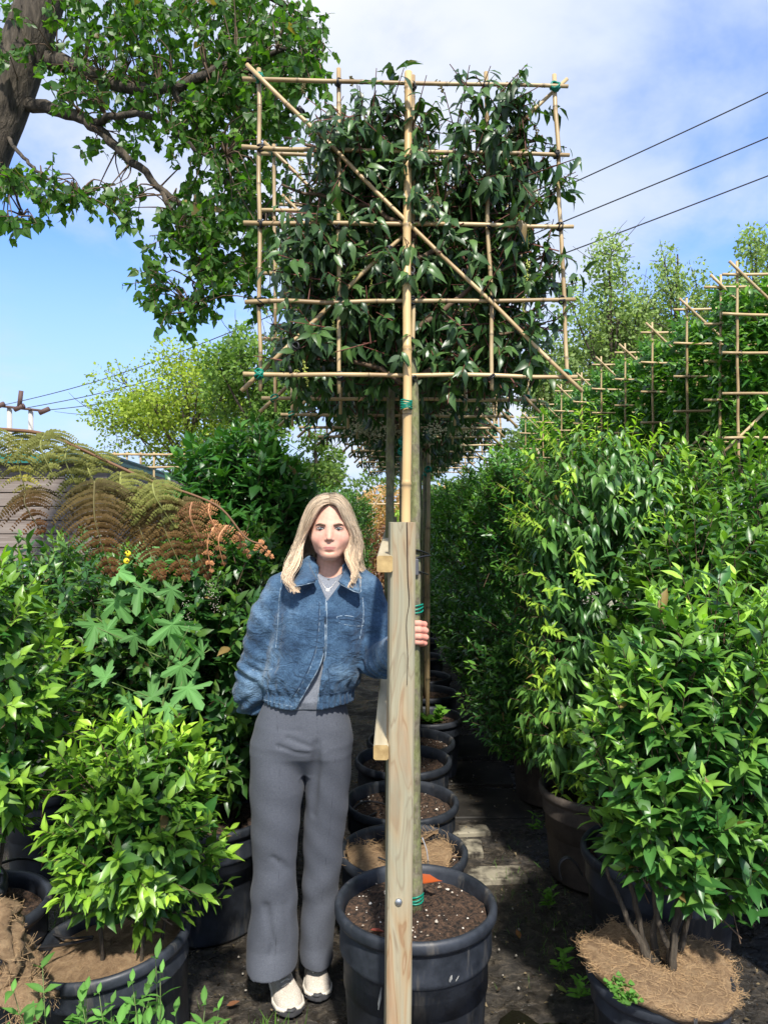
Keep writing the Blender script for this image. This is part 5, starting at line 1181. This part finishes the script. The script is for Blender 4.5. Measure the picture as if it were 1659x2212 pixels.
# eyes, brows, lashes
m_eye = mat('eye', (.36, .33, .31), .2); m_iris = mat('iris', (.05, .07, .08), .15); m_brow = mat('brow_hair', (.13, .075, .045), .8); m_lash = mat('lash', (.035, .02, .015), .7)
def yface(x, z):
    ys = np.linspace(2.49, 2.64, 151); pp = np.c_[np.full(151, XC+x), ys, np.full(151, z)]; d = head(pp); k = np.argmax(d < 0); return ys[k]
for sg in (-1, 1):
    def ring(w_, h, up_, x0=.030, z0=1.5862, n=20, off=.0006, skew=0):
        o = []
        for i in range(n):
            a = 2*math.pi*i/n; x = sg*(x0+w_*math.cos(a)); z = z0+h*math.sin(a)*(1.0 if math.sin(a) > 0 else .8)+skew*w_*math.cos(a); o.append((x+XC, yface(x, z)-off, z))
        return o
    r_ = ring(.0118, .0042, 0, skew=.06); mb = MB(); c0 = (sg*.030+XC, yface(sg*.030, 1.5862)-.0022, 1.5862); mb.add(r_+[c0], [(i, (i+1) % 20, 20) if sg < 0 else ((i+1) % 20, i, 20) for i in range(20)])
    ey = mb.build('eye', m_eye, per, origin=PO_)
    mb = MB(); lathe(mb, [(.0001, .0008), (.0046, .0), (.0050, -.0008)], (0, 0, 0), 16)
    for v in mb.v: v[:] = v[:, [0, 2, 1]]*[1, -1, .80]+np.array([sg*.030+XC-.0004, yface(sg*.030, 1.5862)-.0022, 1.5864])
    mb.build('iris', m_iris, ey, origin=PO_)
    up_ = ring(.0128, .0046, 0, off=.0014, skew=.06)[0:11]; mb = MB(); tube(mb, spline(up_, 20), np.r_[np.linspace(.0008, .0013, 10), np.linspace(.0013, .0010, 10)], 5); mb.build('eyelashes', m_lash, per, origin=PO_)
    lo_ = ring(.0120, .0044, 0, off=.0006, skew=.06)[10:20]; mb = MB(); tube(mb, spline(lo_, 16), .0005, 4); mb.build('eyelashes', mat('lower_lash', (.15, .08, .06), .8), per, origin=PO_)
    bp_ = [(sg*x+XC, yface(sg*x, z)-.0010, z) for x, z in ((.0135, 1.5975), (.022, 1.5995), (.030, 1.6015), (.038, 1.6010), (.0450, 1.5965))]
    mb = MB(); tube(mb, spline(bp_, 18), np.interp(np.linspace(0, 1, 18), [0, .25, .6, 1], [.0026, .0038, .0032, .0010]), 6, flat=1.0); mb.build('eyebrow', m_brow, per, origin=PO_)
    mb = MB(); mb.add(ico*.0035, icf); mb.v[-1] += np.array([XC+sg*.0705, 2.612, 1.545]); mb.build('earring', mat('gold', (.8, .55, .2), .25, metal=1.0), per, origin=PO_)
# ---------------------------------------------------------------- hair
m_hair = mat('hair', rough=.42, spec=.35, fn=attrcol)
def PX(l): return np.array([U(x, y, 2.62+o) for x, y, o in l])
GL = [PX(g) for g in (
 [(711, 1086, -.060), (698, 1089, -.074), (684, 1104, -.077), (673, 1126, -.066), (664, 1146, -.045), (656, 1166, -.035), (648, 1190, -.045), (639, 1216, -.075), (631, 1240, -.105), (630, 1260, -.128), (637, 1274, -.132), (640, 1284, -.130)],
 [(711, 1077, -.045), (693, 1082, -.058), (676, 1098, -.058), (666, 1122, -.045), (658, 1146, -.030), (650, 1170, -.020), (640, 1194, -.03), (631, 1218, -.06), (624, 1238, -.10), (624, 1256, -.125), (632, 1270, -.130), (634, 1280, -.13)],
 [(711, 1069, -.010), (691, 1073, -.020), (672, 1091, -.020), (661, 1118, -.010), (654, 1146, -.005), (645, 1172, .0), (634, 1197, -.01), (625, 1220, -.04), (618, 1238, -.08), (620, 1256, -.11), (628, 1272, -.12), (626, 1279, -.12)],
 [(711, 1066, .030), (690, 1070, .030), (669, 1089, .035), (658, 1118, .035), (650, 1148, .035), (642, 1176, .035), (634, 1200, .03), (624, 1222, .01), (618, 1240, -.02)],
 [(711, 1068, .075), (692, 1076, .090), (674, 1100, .105), (666, 1135, .110), (660, 1170, .105), (652, 1205, .09), (645, 1235, .08)],
 [(711, 1080, .115), (704, 1100, .128), (698, 1140, .130), (694, 1180, .12), (690, 1215, .10), (688, 1235, .10)])]
GR = [PX(g) for g in (
 [(713, 1086, -.060), (726, 1089, -.074), (737, 1104, -.077), (746, 1124, -.066), (754, 1143, -.050), (760, 1158, -.040), (757, 1178, -.035), (752, 1200, -.045), (756, 1222, -.085), (764, 1244, -.115), (764, 1262, -.122), (762, 1270, -.12)],
 [(713, 1077, -.045), (730, 1082, -.058), (744, 1099, -.056), (752, 1121, -.045), (762, 1142, -.038), (768, 1158, -.025), (766, 1180, -.02), (761, 1205, -.04), (765, 1226, -.08), (770, 1244, -.105), (768, 1260, -.115)],
 [(713, 1069, -.010), (733, 1073, -.020), (750, 1093, -.018), (758, 1119, -.010), (768, 1142, -.015), (776, 1160, -.005), (776, 1182, .0), (774, 1205, .0), (778, 1225, -.01), (780, 1234, -.02)],
 [(713, 1066, .030), (734, 1070, .030), (753, 1090, .035), (760, 1118, .035), (766, 1148, .035), (772, 1175, .035), (774, 1200, .035), (779, 1220, .03), (783, 1232, .02)],
 [(713, 1068, .075), (732, 1076, .090), (749, 1100, .105), (756, 1135, .110), (762, 1170, .105), (766, 1205, .10), (768, 1232, .09)],
 [(713, 1080, .115), (720, 1100, .128), (726, 1140, .130), (730, 1180, .12), (734, 1215, .10), (736, 1235, .10)])]
hm = MB(); keep = rng; rng = np.random.default_rng(42)
for G in (GL, GR):
    for c_ in range(190):
        u = rng.uniform(0, len(G)-1.001)**1.0; i = int(u); t = u-i; a, b = spline(G[i], 22), spline(G[i+1], 22); base = a*(1-t)+b*t
        q = np.linspace(0, 1, 22)[:, None]; ph = rng.uniform(0, 6.28); wv = np.c_[np.sin(q[:, 0]*13+ph), np.cos(q[:, 0]*11+ph), 0*q[:, 0]]*.0085*q
        sgx = -1 if G is GL else 1; qq = q[:, 0]; env = np.clip((qq-.35)/.4, 0, 1); base = base+np.c_[sgx*.0085*np.sin(qq*17+i*.9+(0 if sgx < 0 else 1.2))*env, .006*np.sin(qq*15+1+i)*env, 0*qq]; lay = rng.uniform(-.009, .000); hc = np.array([XC, 2.64, 1.60]); ctr = unit(base-hc)
        tone = rng.uniform(.68, 1.3); cut = int(22*min(1, rng.uniform(.68, 1.1)))
        for k in range(9):
            off = rng.normal(0, .0026, 3); P = base+wv+off*(.25+1.1*q)*(1-.55*np.clip((q-.8)/.2, 0, 1))+ctr*lay*(1-q*.3)
            P = P[:cut]; m = len(P); tt_ = np.linspace(0, 1, m)
            col = np.array([.68, .53, .38])*tone*rng.uniform(.85, 1.15)
            tube(hm, P, np.interp(tt_, [0, .1, .8, 1], [.0007, .0009, .0008, .0003]), 3, False, col)
            hv = hm.c[-1]; r3 = np.repeat(tt_, 3)[:, None]; hm.c[-1] = hv*(.72+.28*np.clip(r3*3, 0, 1))*(1-.0*r3)+np.array([.14, .10, .055])*np.clip(r3-.45, 0, 1)
for G in (GL, GR):   # loose flyaway hairs
    for c_ in range(70):
        u = rng.uniform(0, len(G)-1.001); i = int(u); t = u-i; base = spline(G[i], 16)*(1-t)+spline(G[i+1], 16)*t; q = np.linspace(0, 1, 16)[:, None]
        out = unit((base-np.array([XC, 2.64, 1.58]))*[1, 1, .3]); P = base+out*(.004+.022*rng.uniform()*q)+np.c_[np.sin(q[:, 0]*9+c_), 0*q[:, 0], 0*q[:, 0]]*.008*q+rng.normal(0, .004, 3)*q
        tube(hm, P[:int(rng.uniform(9, 16))], .00045, 3, False, np.array([.62, .50, .36]))
rng = keep
hair = hm.build('hair', m_hair, per, origin=PO_, colour=True)
def haircap(p):
    q = p.copy(); q[:, 0] -= XC
    d = ell(q, (0, 2.646, 1.617), (.0755, .0920, .0875)); d = smin(d, cap(q, (0, 2.69, 1.58), (0, 2.71, 1.44), .062, .045), .03)
    face = ell(q, (0, 2.530, 1.572), (.069, .080, .100)); return smax(d, -face, .004)
cp_ = sdf_mesh('hair_base', (axis(-.27, -.09, .005), axis(2.54, 2.78, .005), axis(1.40, 1.715, .005)), haircap, m_hair, hair, lambda V: np.tile([.26, .19, .125], (len(V), 1)), PO_)
# ---------------------------------------------------------------- clothes
def _denim(t, b):
    f = nz(t, 7, 5, .6); g = nz(t, 420, 2, .6, stretch=(1, 1, .35)); h = nz(t, 45, 5, .65)
    c = ramp(t, f, [(.32, (.018, .045, .092)), (.50, (.048, .100, .175)), (.68, (.125, .205, .300))])
    mm = N(t, 'ShaderNodeMix', data_type='RGBA', blend_type='MULTIPLY'); mm.inputs[0].default_value = .9; t.links.new(c, mm.inputs[6])
    t.links.new(ramp(t, M(t, 'ADD', M(t, 'MULTIPLY', g, .55), M(t, 'MULTIPLY', h, .45)), [(.36, (.50, .55, .62)), (.62, (1.45, 1.40, 1.34))]), mm.inputs[7])
    t.links.new(mm.outputs[2], b.inputs['Base Color']); bump(t, b, M(t, 'ADD', M(t, 'MULTIPLY', g, .5), M(t, 'MULTIPLY', nz(t, 16, 4, .6, dist=1.2, stretch=(1, 1, 1.6)), 5)), .55, .006)
m_denim = mat('denim', rough=.85, spec=.2, fn=_denim, sheen=.15)
m_seam = mat('denim_seam', rough=.9, fn=two(60, (.06, .10, .15), (.30, .38, .46), .35, .65))
m_seamd = mat('denim_dark_seam', (.02, .045, .09), .9)
def wr(p, f, s): # soft cloth folds
    x, y, z = p[:, 0], p[:, 1], p[:, 2]; return np.sin(f*(z*1.0+x*.55)+3*np.sin(9*x+s)+s)*np.sin(f*.45*(x-y*.6)+2*np.sin(7*z+s*2))
def jtorso(p):
    d = loft(p, [(.990, -.256, 2.625, .150, .120), (1.010, -.255, 2.625, .152, .122), (1.040, -.252, 2.625, .152, .122), (1.062, -.249, 2.622, .162, .128), (1.10, -.240, 2.62, .167, .134), (1.18, -.222, 2.625, .168, .132), (1.30, -.205, 2.63, .168, .124), (1.37, -.200, 2.64, .150, .105), (1.42, -.190, 2.65, .105, .075), (1.445, -.185, 2.655, .072, .060)], 2.2)
    d = smin(d, chain(p, [J(612, 1268, 2.645, .050), J(672, 1238, 2.65, .048), J(748, 1238, 2.65, .048), J(792, 1266, 2.64, .046)], .03), .035)
    return d
def jsleeves(p):
    s1 = chain(p, [J(603, 1283, 2.64, .056), J(576, 1340, 2.64, .056), J(563, 1400, 2.65, .054), J(554, 1450, 2.66, .059), J(547, 1490, 2.68, .062), J(550, 1525, 2.73, .054), J(568, 1550, 2.80, .040), J(590, 1560, 2.86, .034)], .03)
    s2 = chain(p, [J(798, 1284, 2.63, .052), J(806, 1335, 2.62, .050), J(815, 1390, 2.61, .050), J(816, 1426, 2.585, .052), J(830, 1425, 2.48, .050), J(850, 1408, 2.38, .042), J(863, 1392, 2.31, .030), J(866, 1386, 2.285, .025)], .03)
    return s1, s2
def jacket(p):
    t_ = jtorso(p); s1, s2 = jsleeves(p); x, y, z = p[:, 0], p[:, 1], p[:, 2]
    t_ = t_+.0022*wr(p, 60, .5)*np.clip((1.36-z)/.1, 0, 1)
    ang = np.arctan2(y-2.625, x+.255); band = np.clip((1.048-z)/.008, 0, 1); t_ = t_+band*.0030*np.sin(ang*46)
    crp = np.clip(1-abs(z-1.068)/.040, 0, 1); t_ = t_+crp*.0035*np.sin(ang*24+2*np.sin(z*60))
    fold = lambda X, Y, c, s, w_, a: a*np.exp(-((X*c+Y*s)/w_)**2)
    s1 = s1+.0045*wr(p, 75, 2.0)+.0050*np.sin(150*(z+.5*x))*np.exp(-((z-1.10)/.05)**2)+.005*np.sin(120*(z-.8*x))*np.exp(-((z-.97)/.05)**2)
    s2 = s2+.0040*wr(p, 80, 4.0)+.0055*np.sin(130*(z+.9*x-1.1*y))*np.exp(-((z-1.13)/.06)**2)
    t_ = np.maximum(t_, .996+.010*np.exp(-((x+.12)/.06)**2)+.010*np.exp(-((x+.42)/.06)**2)-z)
    d = smin(smin(t_, s1, .018), s2, .018)
    # armhole creases
    for (a, b) in (((598, 1330), (592, 1440)), ((792, 1330), (783, 1430))):
        A_, B_ = U(a[0], a[1], 2.53), U(b[0], b[1], 2.53); q = cap(p, A_, B_, .0); d = d+.010*np.exp(-(np.abs(q)/.016)**2)
    # front opening: neck V, closed placket, lower split
    s_ = 2.515/F; zz1 = CH-(np.array([1235, 1262, 1290, 1300, 1415, 1430, 1470, 1510, 1550])-1100)*s_
    cxp = np.array([709, 710, 707, 705, 700, 698, 684, 670, 655]); hwp = np.array([31, 24, 6, .6, .6, 2.0, 9, 17, 26])
    o_ = np.argsort(zz1); cxi = np.interp(z, zz1[o_], ((cxp-829.5)*s_)[o_]); hwi = np.interp(z, zz1[o_], (hwp*s_)[o_])
    car = np.maximum(np.abs(x-cxi)-hwi, np.minimum(y-2.60, 9)); car = np.where(z < 1.16, np.maximum(np.abs(x-cxi)-hwi, y-2.545), car)
    d = np.maximum(d, -car); neck = cap(p, (XC, 2.642, 1.56), (XC-.002, 2.650, 1.40), .056, .058); return smax(d, -neck, .004)
jk = sdf_mesh('jacket', (axis(-.56, .10, .0042), axis(2.24, 2.93, .0048), axis(.94, 1.50, .0042)), jacket, m_denim, per, None, PO_)
def surf(fn, x, y, d0=2.52, lo=2.25, hi=2.75):
    ys = np.linspace(lo, hi, 251); k_ = (x-829.5)/F; z_ = -(y-1100)/F; pp = np.c_[k_*ys, ys, CH+z_*ys]; d = fn(pp); i = int(np.argmax(d < 0)); return pp[i] if (d < 0).any() else U(x, y, d0)
def seam(pts, r, m_, nm='seam', fn=jacket, lift=.0012, n=30, parent=None, flat=1.0):
    q = spline([surf(fn, x, y) for x, y in pts], n)
    q = np.array([surf(fn, 829.5+F*p[0]/p[1], 1100-F*(p[2]-CH)/p[1]) for p in q]) # laid on the cloth; q[:, 1] = np.minimum(q[:, 1], np.convolve(np.pad(q[:, 1], 2, 'edge'), np.ones(5)/5, 'valid'))-lift
    mb = MB(); tube(mb, q, r, 5, flat=flat); return mb.build(nm, m_, parent or per, origin=PO_)
sm = jk
for pts, r, mm_ in (([(704, 1292), (703, 1350), (701, 1400), (690, 1440), (668, 1480), (644, 1522)], .0018, m_seam), ([(706, 1292), (706, 1350), (704, 1410), (697, 1440), (689, 1490), (688, 1522)], .0018, m_seam),
                    ([(690, 1300), (688, 1350), (682, 1400), (668, 1440), (648, 1480), (630, 1508)], .0022, m_seamd), ([(692, 1300), (690, 1350), (684, 1400), (671, 1442), (650, 1482), (633, 1508)], .0011, m_seam),
                    ([(607, 1268), (603, 1300), (601, 1345), (596, 1400)], .0016, m_seam), ([(614, 1272), (609, 1310), (607, 1345)], .0011, m_seamd), ([(783, 1290), (785, 1330), (777, 1380)], .0016, m_seam), ([(777, 1292), (779, 1330), (772, 1378)], .0011, m_seamd),
                    ([(574, 1488), (605, 1494), (646, 1500)], .0014, m_seamd), ([(690, 1500), (722, 1498), (757, 1490)], .0014, m_seamd), ([(571, 1512), (600, 1520), (634, 1527)], .0012, m_seam),
                    ([(728, 1332), (748, 1330), (780, 1336), (786, 1343), (782, 1352), (750, 1350), (730, 1343), (728, 1332)], .0013, m_seam), ([(734, 1337), (755, 1338), (780, 1343)], .0022, m_seamd),
                    ([(545, 1447), (560, 1450), (590, 1445)], .0014, m_seam), ([(708, 1440), (712, 1480), (716, 1520)], .0014, m_seamd)):
    seam(pts, r*1.1, mm_, 'seam', jacket, .0024, 60, jk)
# collar
def collar(inner, outer, name='collar'):
    a, b = spline([U(*p) for p in inner], 14), spline([U(*p) for p in outer], 14); m = 6; V = []; f = []
    for i in range(14):
        for j in range(m):
            t = j/(m-1); p = a[i]*(1-t)+b[i]*t+np.array([0, -.010*math.sin(math.pi*t), .004*math.sin(math.pi*t)]); V.append(p)
    for i in range(13):
        for j in range(m-1): q = i*m+j; f.append((q, q+1, q+m+1, q+m))
    mb = MB(); mb.add(V, f); o = mb.build(name, m_denim, jk, origin=PO_); md = o.modifiers.new('thick', 'SOLIDIFY'); md.thickness = .004; md.offset = 0
    mb = MB(); tube(mb, np.array([V[i*m+m-1] for i in range(14)])+[0, -.0025, 0], .0016, 5); mb.build('collar_seam', m_seam, o, origin=PO_); return o
collar([(676, 1200, 2.665), (669, 1212, 2.62), (672, 1226, 2.585), (679, 1240, 2.545), (685, 1252, 2.520)], [(660, 1204, 2.67), (650, 1222, 2.61), (642, 1244, 2.56), (636, 1266, 2.500), (681, 1257, 2.508)])
collar([(742, 1200, 2.665), (751, 1212, 2.62), (747, 1228, 2.585), (739, 1243, 2.545), (731, 1256, 2.520)], [(758, 1204, 2.67), (769, 1222, 2.61), (775, 1246, 2.56), (778, 1281, 2.505), (736, 1262, 2.508)])
# shirt
m_shirt = mat('grey_jersey', rough=.9, fn=two(200, (.15, .165, .20), (.24, .26, .30), .3, .7, 3, None, .2, .001))
def shirt(p):
    d = loft(p, [(.992, -.262, 2.625, .128, .098), (1.02, -.254, 2.622, .140, .108), (1.18, -.222, 2.625, .145, .110), (1.30, -.205, 2.63, .150, .108), (1.37, -.200, 2.64, .135, .092), (1.415, -.190, 2.65, .098, .072), (1.432, -.184, 2.652, .070, .064)], 2.2)
    d = d+.002*wr(p, 80, 1.0)
    s_ = 2.545/F; low = CH-(1512-1100)*2.53/F; d = np.where(p[:, 0] > -9, d, d)
    nk = ell(p, (XC-.001, 2.575, 1.455), (.050, .060, .0385)); return smax(d, -nk, .004)
sh = sdf_mesh('shirt', (axis(-.45, .02, .005), axis(2.49, 2.78, .005), axis(.95, 1.46, .005)), shirt, m_shirt, per, None, PO_)
mb = MB(); c = surf(shirt, 710, 1253); lathe(mb, [(.0001, .002), (.004, .002), (.0045, 0)], (0, 0, 0), 10)
for v in mb.v: v[:] = v[:, [0, 2, 1]]*[1, -1, 1]+c
mb.build('button', mat('button', (.06, .06, .07), .4), sh, origin=PO_)
# necklace
def nk_(x, y): 
    p = surf(lambda q: np.minimum(body(q), shirt(q)), x, y, 2.56, 2.40, 2.72); return p+[0, -.0018, 0]
nc = MB(); L1 = np.array([nk_(x, y) for x, y in ((679, 1232), (686, 1244), (694, 1256), (702, 1268), (708, 1274))]); L2 = np.array([nk_(x, y) for x, y in ((739, 1236), (732, 1246), (724, 1258), (715, 1269), (709, 1274))])
tube(nc, spline(L1, 14), .0009, 4); tube(nc, spline(L2, 14), .0009, 4); m_sil = mat('silver', (.75, .72, .68), .3, metal=.9); ncl = nc.build('necklace', m_sil, per, origin=PO_)
mb = MB(); lathe(mb, [(.0001, .0015), (.006, .0012), (.0066, 0), (.0001, -.001)], (0, 0, 0), 14)
for v in mb.v: v[:] = v[:, [0, 2, 1]]*[1, -1, 1]+(np.array(nk_(708, 1275)))
mb.build('pendant', mat('pearl', (.82, .80, .76), .3), ncl, origin=PO_)
# trousers
def _trs(t, b):
    g = nz(t, 500, 2, .6, stretch=(1, 1, .25)); h = nz(t, 9, 4, .55); k = nz(t, 500, 2, .6, stretch=(.25, .25, 1))
    t.links.new(ramp(t, M(t, 'MULTIPLY', M(t, 'ADD', g, k), .5), [(.35, (.070, .078, .098)), (.65, (.100, .108, .130))]), b.inputs['Base Color']); bump(t, b, g, .25, .001)
m_trs = mat('grey_suiting', rough=.85, spec=.2, fn=_trs, sheen=.05)
def Zp(y, d=2.62): return CH-(y-1100)*d/F
def Xp(x, d=2.62): return (x-829.5)*d/F
def lrow(l, cy0=2.62, d=2.62): return [(Zp(y, d), Xp(x, d), cy, w_*d/F, ay) for (y, x, w_, cy, ay) in l]
LEG1 = lrow([(1500, 622, 40, 2.625, .080), (1560, 606, 51, 2.625, .098), (1620, 599, 57, 2.620, .105), (1700, 599, 58, 2.612, .098), (1800, 595, 50, 2.605, .082), (1860, 594, 46, 2.605, .072), (1950, 593, 50, 2.61, .078), (2050, 591, 54, 2.61, .095), (2095, 590, 55, 2.605, .108), (2118, 590, 54, 2.600, .114)])
LEG1[-1] = (Zp(2118, 2.51),)+LEG1[-1][1:]; LEG1[-2] = (Zp(2095, 2.52),)+LEG1[-2][1:]; LEG1[-3] = (Zp(2050, 2.56),)+LEG1[-3][1:]
LEG2 = lrow([(1500, 700, 38, 2.625, .080), (1560, 706, 47, 2.63, .098), (1620, 709, 52, 2.63, .102), (1700, 708, 48, 2.645, .090), (1800, 700, 45, 2.665, .076), (1860, 695, 42, 2.675, .070), (1950, 689, 40, 2.695, .074), (2050, 681, 38, 2.71, .086), (2085, 679, 37, 2.71, .092), (2102, 679, 36, 2.71, .094)], d=2.64)
LEG2[-1] = (Zp(2102, 2.62),)+LEG2[-1][1:]; LEG2[-2] = (Zp(2085, 2.62),)+LEG2[-2][1:]
HIPS = lrow([(1490, 662, 76, 2.625, .090), (1520, 660, 84, 2.625, .094), (1560, 655, 99, 2.625, .107), (1600, 652, 107, 2.625, .114), (1625, 652, 98, 2.625, .100), (1665, 652, 50, 2.625, .05)])
def trousers(p):
    x, y, z = p[:, 0], p[:, 1], p[:, 2]; a = loft(p, LEG1); b = loft(p, LEG2, 2.0); h = loft(p, HIPS, 2.2)
    d = np.where(z < .80, np.minimum(a, b), smin(a, b, .006)); d = smin(d, h, .022)
    gr = lambda pts, w_, am: 1.7*am*np.exp(-(np.abs(chain(p, [tuple(q)+(0.0,) for q in pts], .001))/w_)**2)
    fr_ = 2.515
    for pts, w_, am in (([U(545, 1565, fr_), U(610, 1578, fr_), U(650, 1580, fr_)], .006, .0035), ([U(690, 1590, fr_), U(730, 1580, fr_), U(757, 1562, fr_)], .006, .003), ([U(620, 1595, fr_), U(660, 1610, fr_), U(684, 1622, fr_)], .006, .005),
                        ([U(684, 1622, fr_), U(715, 1618, fr_), U(752, 1608, fr_)], .006, .004), ([U(600, 1612, fr_), U(645, 1628, fr_), U(680, 1632, fr_)], .006, .004), ([U(686, 1600, fr_), U(720, 1600, fr_), U(750, 1588, fr_)], .006, .003),
                        ([U(684, 1612, fr_), U(682, 1680, 2.56), U(672, 1760, 2.58)], .014, .010), ([U(556, 1545, fr_), U(600, 1553, fr_), U(680, 1556, fr_)], .005, .0025), ([U(640, 1895, 2.56), U(610, 1870, 2.54), U(590, 1850, 2.54)], .012, .004), ([U(575, 1960, 2.54), U(590, 2040, 2.53), U(580, 2090, 2.53)], .014, .005), ([U(620, 1960, 2.54), U(628, 2040, 2.53)], .014, .005)):
        d = d+gr(pts, w_, am)
    d = d+.0016*wr(p, 45, 1.3)+.0022*np.sin(30*x+6*np.sin(9*z))*np.clip((.75-z)/.4, 0, 1)
    return d
ts = sdf_mesh('trousers', (axis(-.48, -.06, .0045), axis(2.48, 2.82, .005), axis(.03, 1.04, .0055)), trousers, m_trs, per, None, PO_)
m_ts = mat('trouser_seam', (.045, .05, .065), .9)
for pts in ([(598, 1545), (601, 1600), (604, 1700), (600, 1800), (602, 1900), (598, 2000), (592, 2112)], [(728, 1545), (725, 1620), (716, 1750), (704, 1860), (694, 1960), (684, 2060)], [(684, 1545), (686, 1580), (684, 1615)]):
    seam(pts, .0009, m_ts, 'seam', trousers, .0004, 60, ts)
# shoes
m_shoe = mat('beige_mesh', rough=.85, fn=two(300, (.40, .35, .29), (.62, .56, .48), .35, .65, 3, None, .4, .002)); m_suede = mat('cream_suede', (.66, .58, .47), .85); m_sole = mat('white_sole', (.68, .63, .54), .6); m_out = mat('dark_outsole', (.05, .05, .055), .7); m_lace = mat('lace', (.75, .70, .62), .8)
def shoe(hx, hy, tx, ty, nm):
    o = np.array([hx, hy, 0.]); dv = np.array([tx-hx, ty-hy]); L_ = np.linalg.norm(dv); u = dv/L_; ang = math.atan2(u[1], u[0]); s_ = L_/.27
    Rm = np.array([[u[0], -u[1], 0], [u[1], u[0], 0], [0, 0, 1]])
    def loc(p): return ((p-o) @ Rm)/s_
    def outl(q, g=0.0):
        x = q[:, 0]; w_ = np.interp(x, [-.01, .01, .06, .12, .19, .235, .262, .275], [.015, .036, .041, .042, .056, .050, .030, .006])+g; c = np.interp(x, [0, .1, .2, .27], [0, -.002, .003, .004]); return np.maximum(np.abs(q[:, 1]-c)-w_, np.maximum(-.008-g-x, x-.272-g))
    def sole(p): q = loc(p); zt = np.interp(q[:, 0], [0, .1, .2, .27], [.036, .030, .024, .030]); zb = np.interp(q[:, 0], [0, .03, .22, .27], [.003, 0, 0, .008]); return smax(outl(q, .004), np.maximum(q[:, 2]-zt, zb+.008-q[:, 2]), .006)*s_
    def outs(p): q = loc(p); zt = np.interp(q[:, 0], [0, .240, .258, .275], [.005, .006, .022, .034]); return smax(outl(q, .0048), np.maximum(q[:, 2]-zt, -q[:, 2]), .003)*s_
    def upper(p):
        q = loc(p); top = np.interp(q[:, 0], [-.01, .0, .03, .08, .12, .17, .22, .255, .272], [.085, .095, .092, .088, .086, .066, .053, .043, .030]); f = (q[:, 2]-.01)/(top-.01); w_ = -.016*np.clip(f, 0, 1)**2
        d = smax(outl(q, w_), np.maximum(q[:, 2]-top, .012-q[:, 2]), .020); return d*s_
    lo, hi = o+[-.09, -.34, 0], o+[.12, .06, .12]; a3 = lambda st: tuple(axis(lo[i]-.01, hi[i]+.01, st) for i in range(3))
    up = sdf_mesh('shoe', a3(.0040), upper, m_shoe, per, None, PO_); sdf_mesh('sole', a3(.0045), sole, m_sole, up, None, PO_); sdf_mesh('outsole', a3(.0045), outs, m_out, up, None, PO_)
    W_ = lambda x, y, z: o+np.array([x, y, z]) @ Rm.T*s_
    mb = MB()
    for k in range(5):
        x = .105+k*.018; z = np.interp(x, [.10, .17, .22], [.092, .070, .056]); tube(mb, spline([W_(x, -.022, z-.012), W_(x+.006, -.01, z), W_(x-.004, .01, z), W_(x+.003, .022, z-.012)], 9), .0022, 5)
    tube(mb, spline([W_(.105, .0, .095), W_(.12, -.03, .085), W_(.14, -.035, .060), W_(.12, -.02, .082)], 14), .0016, 5); tube(mb, spline([W_(.105, .0, .095), W_(.13, .025, .083), W_(.16, .035, .050)], 12), .0016, 5); mb.build('laces', m_lace, up, origin=PO_)
    mb = MB(); tube(mb, spline([W_(-.006, .0, .088), W_(-.009, .0, .06), W_(-.010, 0, .035)], 8), .010, 8, flat=.4); mb.build('heel_tab', m_suede, up, origin=PO_)
    mb = MB(); tube(mb, spline([W_(.266, -.014, .026), W_(.274, 0, .028), W_(.266, .014, .026)], 9), .007, 8, flat=.8); mb.build('toe_cap', m_out, up, origin=PO_)
    mb = MB()   # suede overlays as raised bands over the toe and sides
    for sg in (-1, 1):
        for pts in ([(.03, .034, .03), (.08, .030, .060), (.12, .024, .078)], [(.10, .034, .03), (.14, .030, .050), (.17, .018, .064)], [(.17, .044, .030), (.20, .034, .044), (.225, .012, .052)], [(-.004, .018, .04), (.02, .030, .05), (.05, .032, .04)]):
            q = spline([W_(x, sg*y, z) for x, y, z in pts], 10); tube(mb, q, .0048, 6, flat=.5)
    mb.build('overlay', m_suede, up, origin=PO_)
shoe(-.378, 2.735, -.300, 2.505, 'left'); shoe(-.250, 2.815, -.222, 2.585, 'right')
# sock sliver
mb = MB(); lathe(mb, [(.032, .07), (.036, .12)], tuple(np.array([-.352, 2.67, 0])-PO_), 20); mb.build('sock', mat('white_sock', (.75, .75, .75), .9), per)
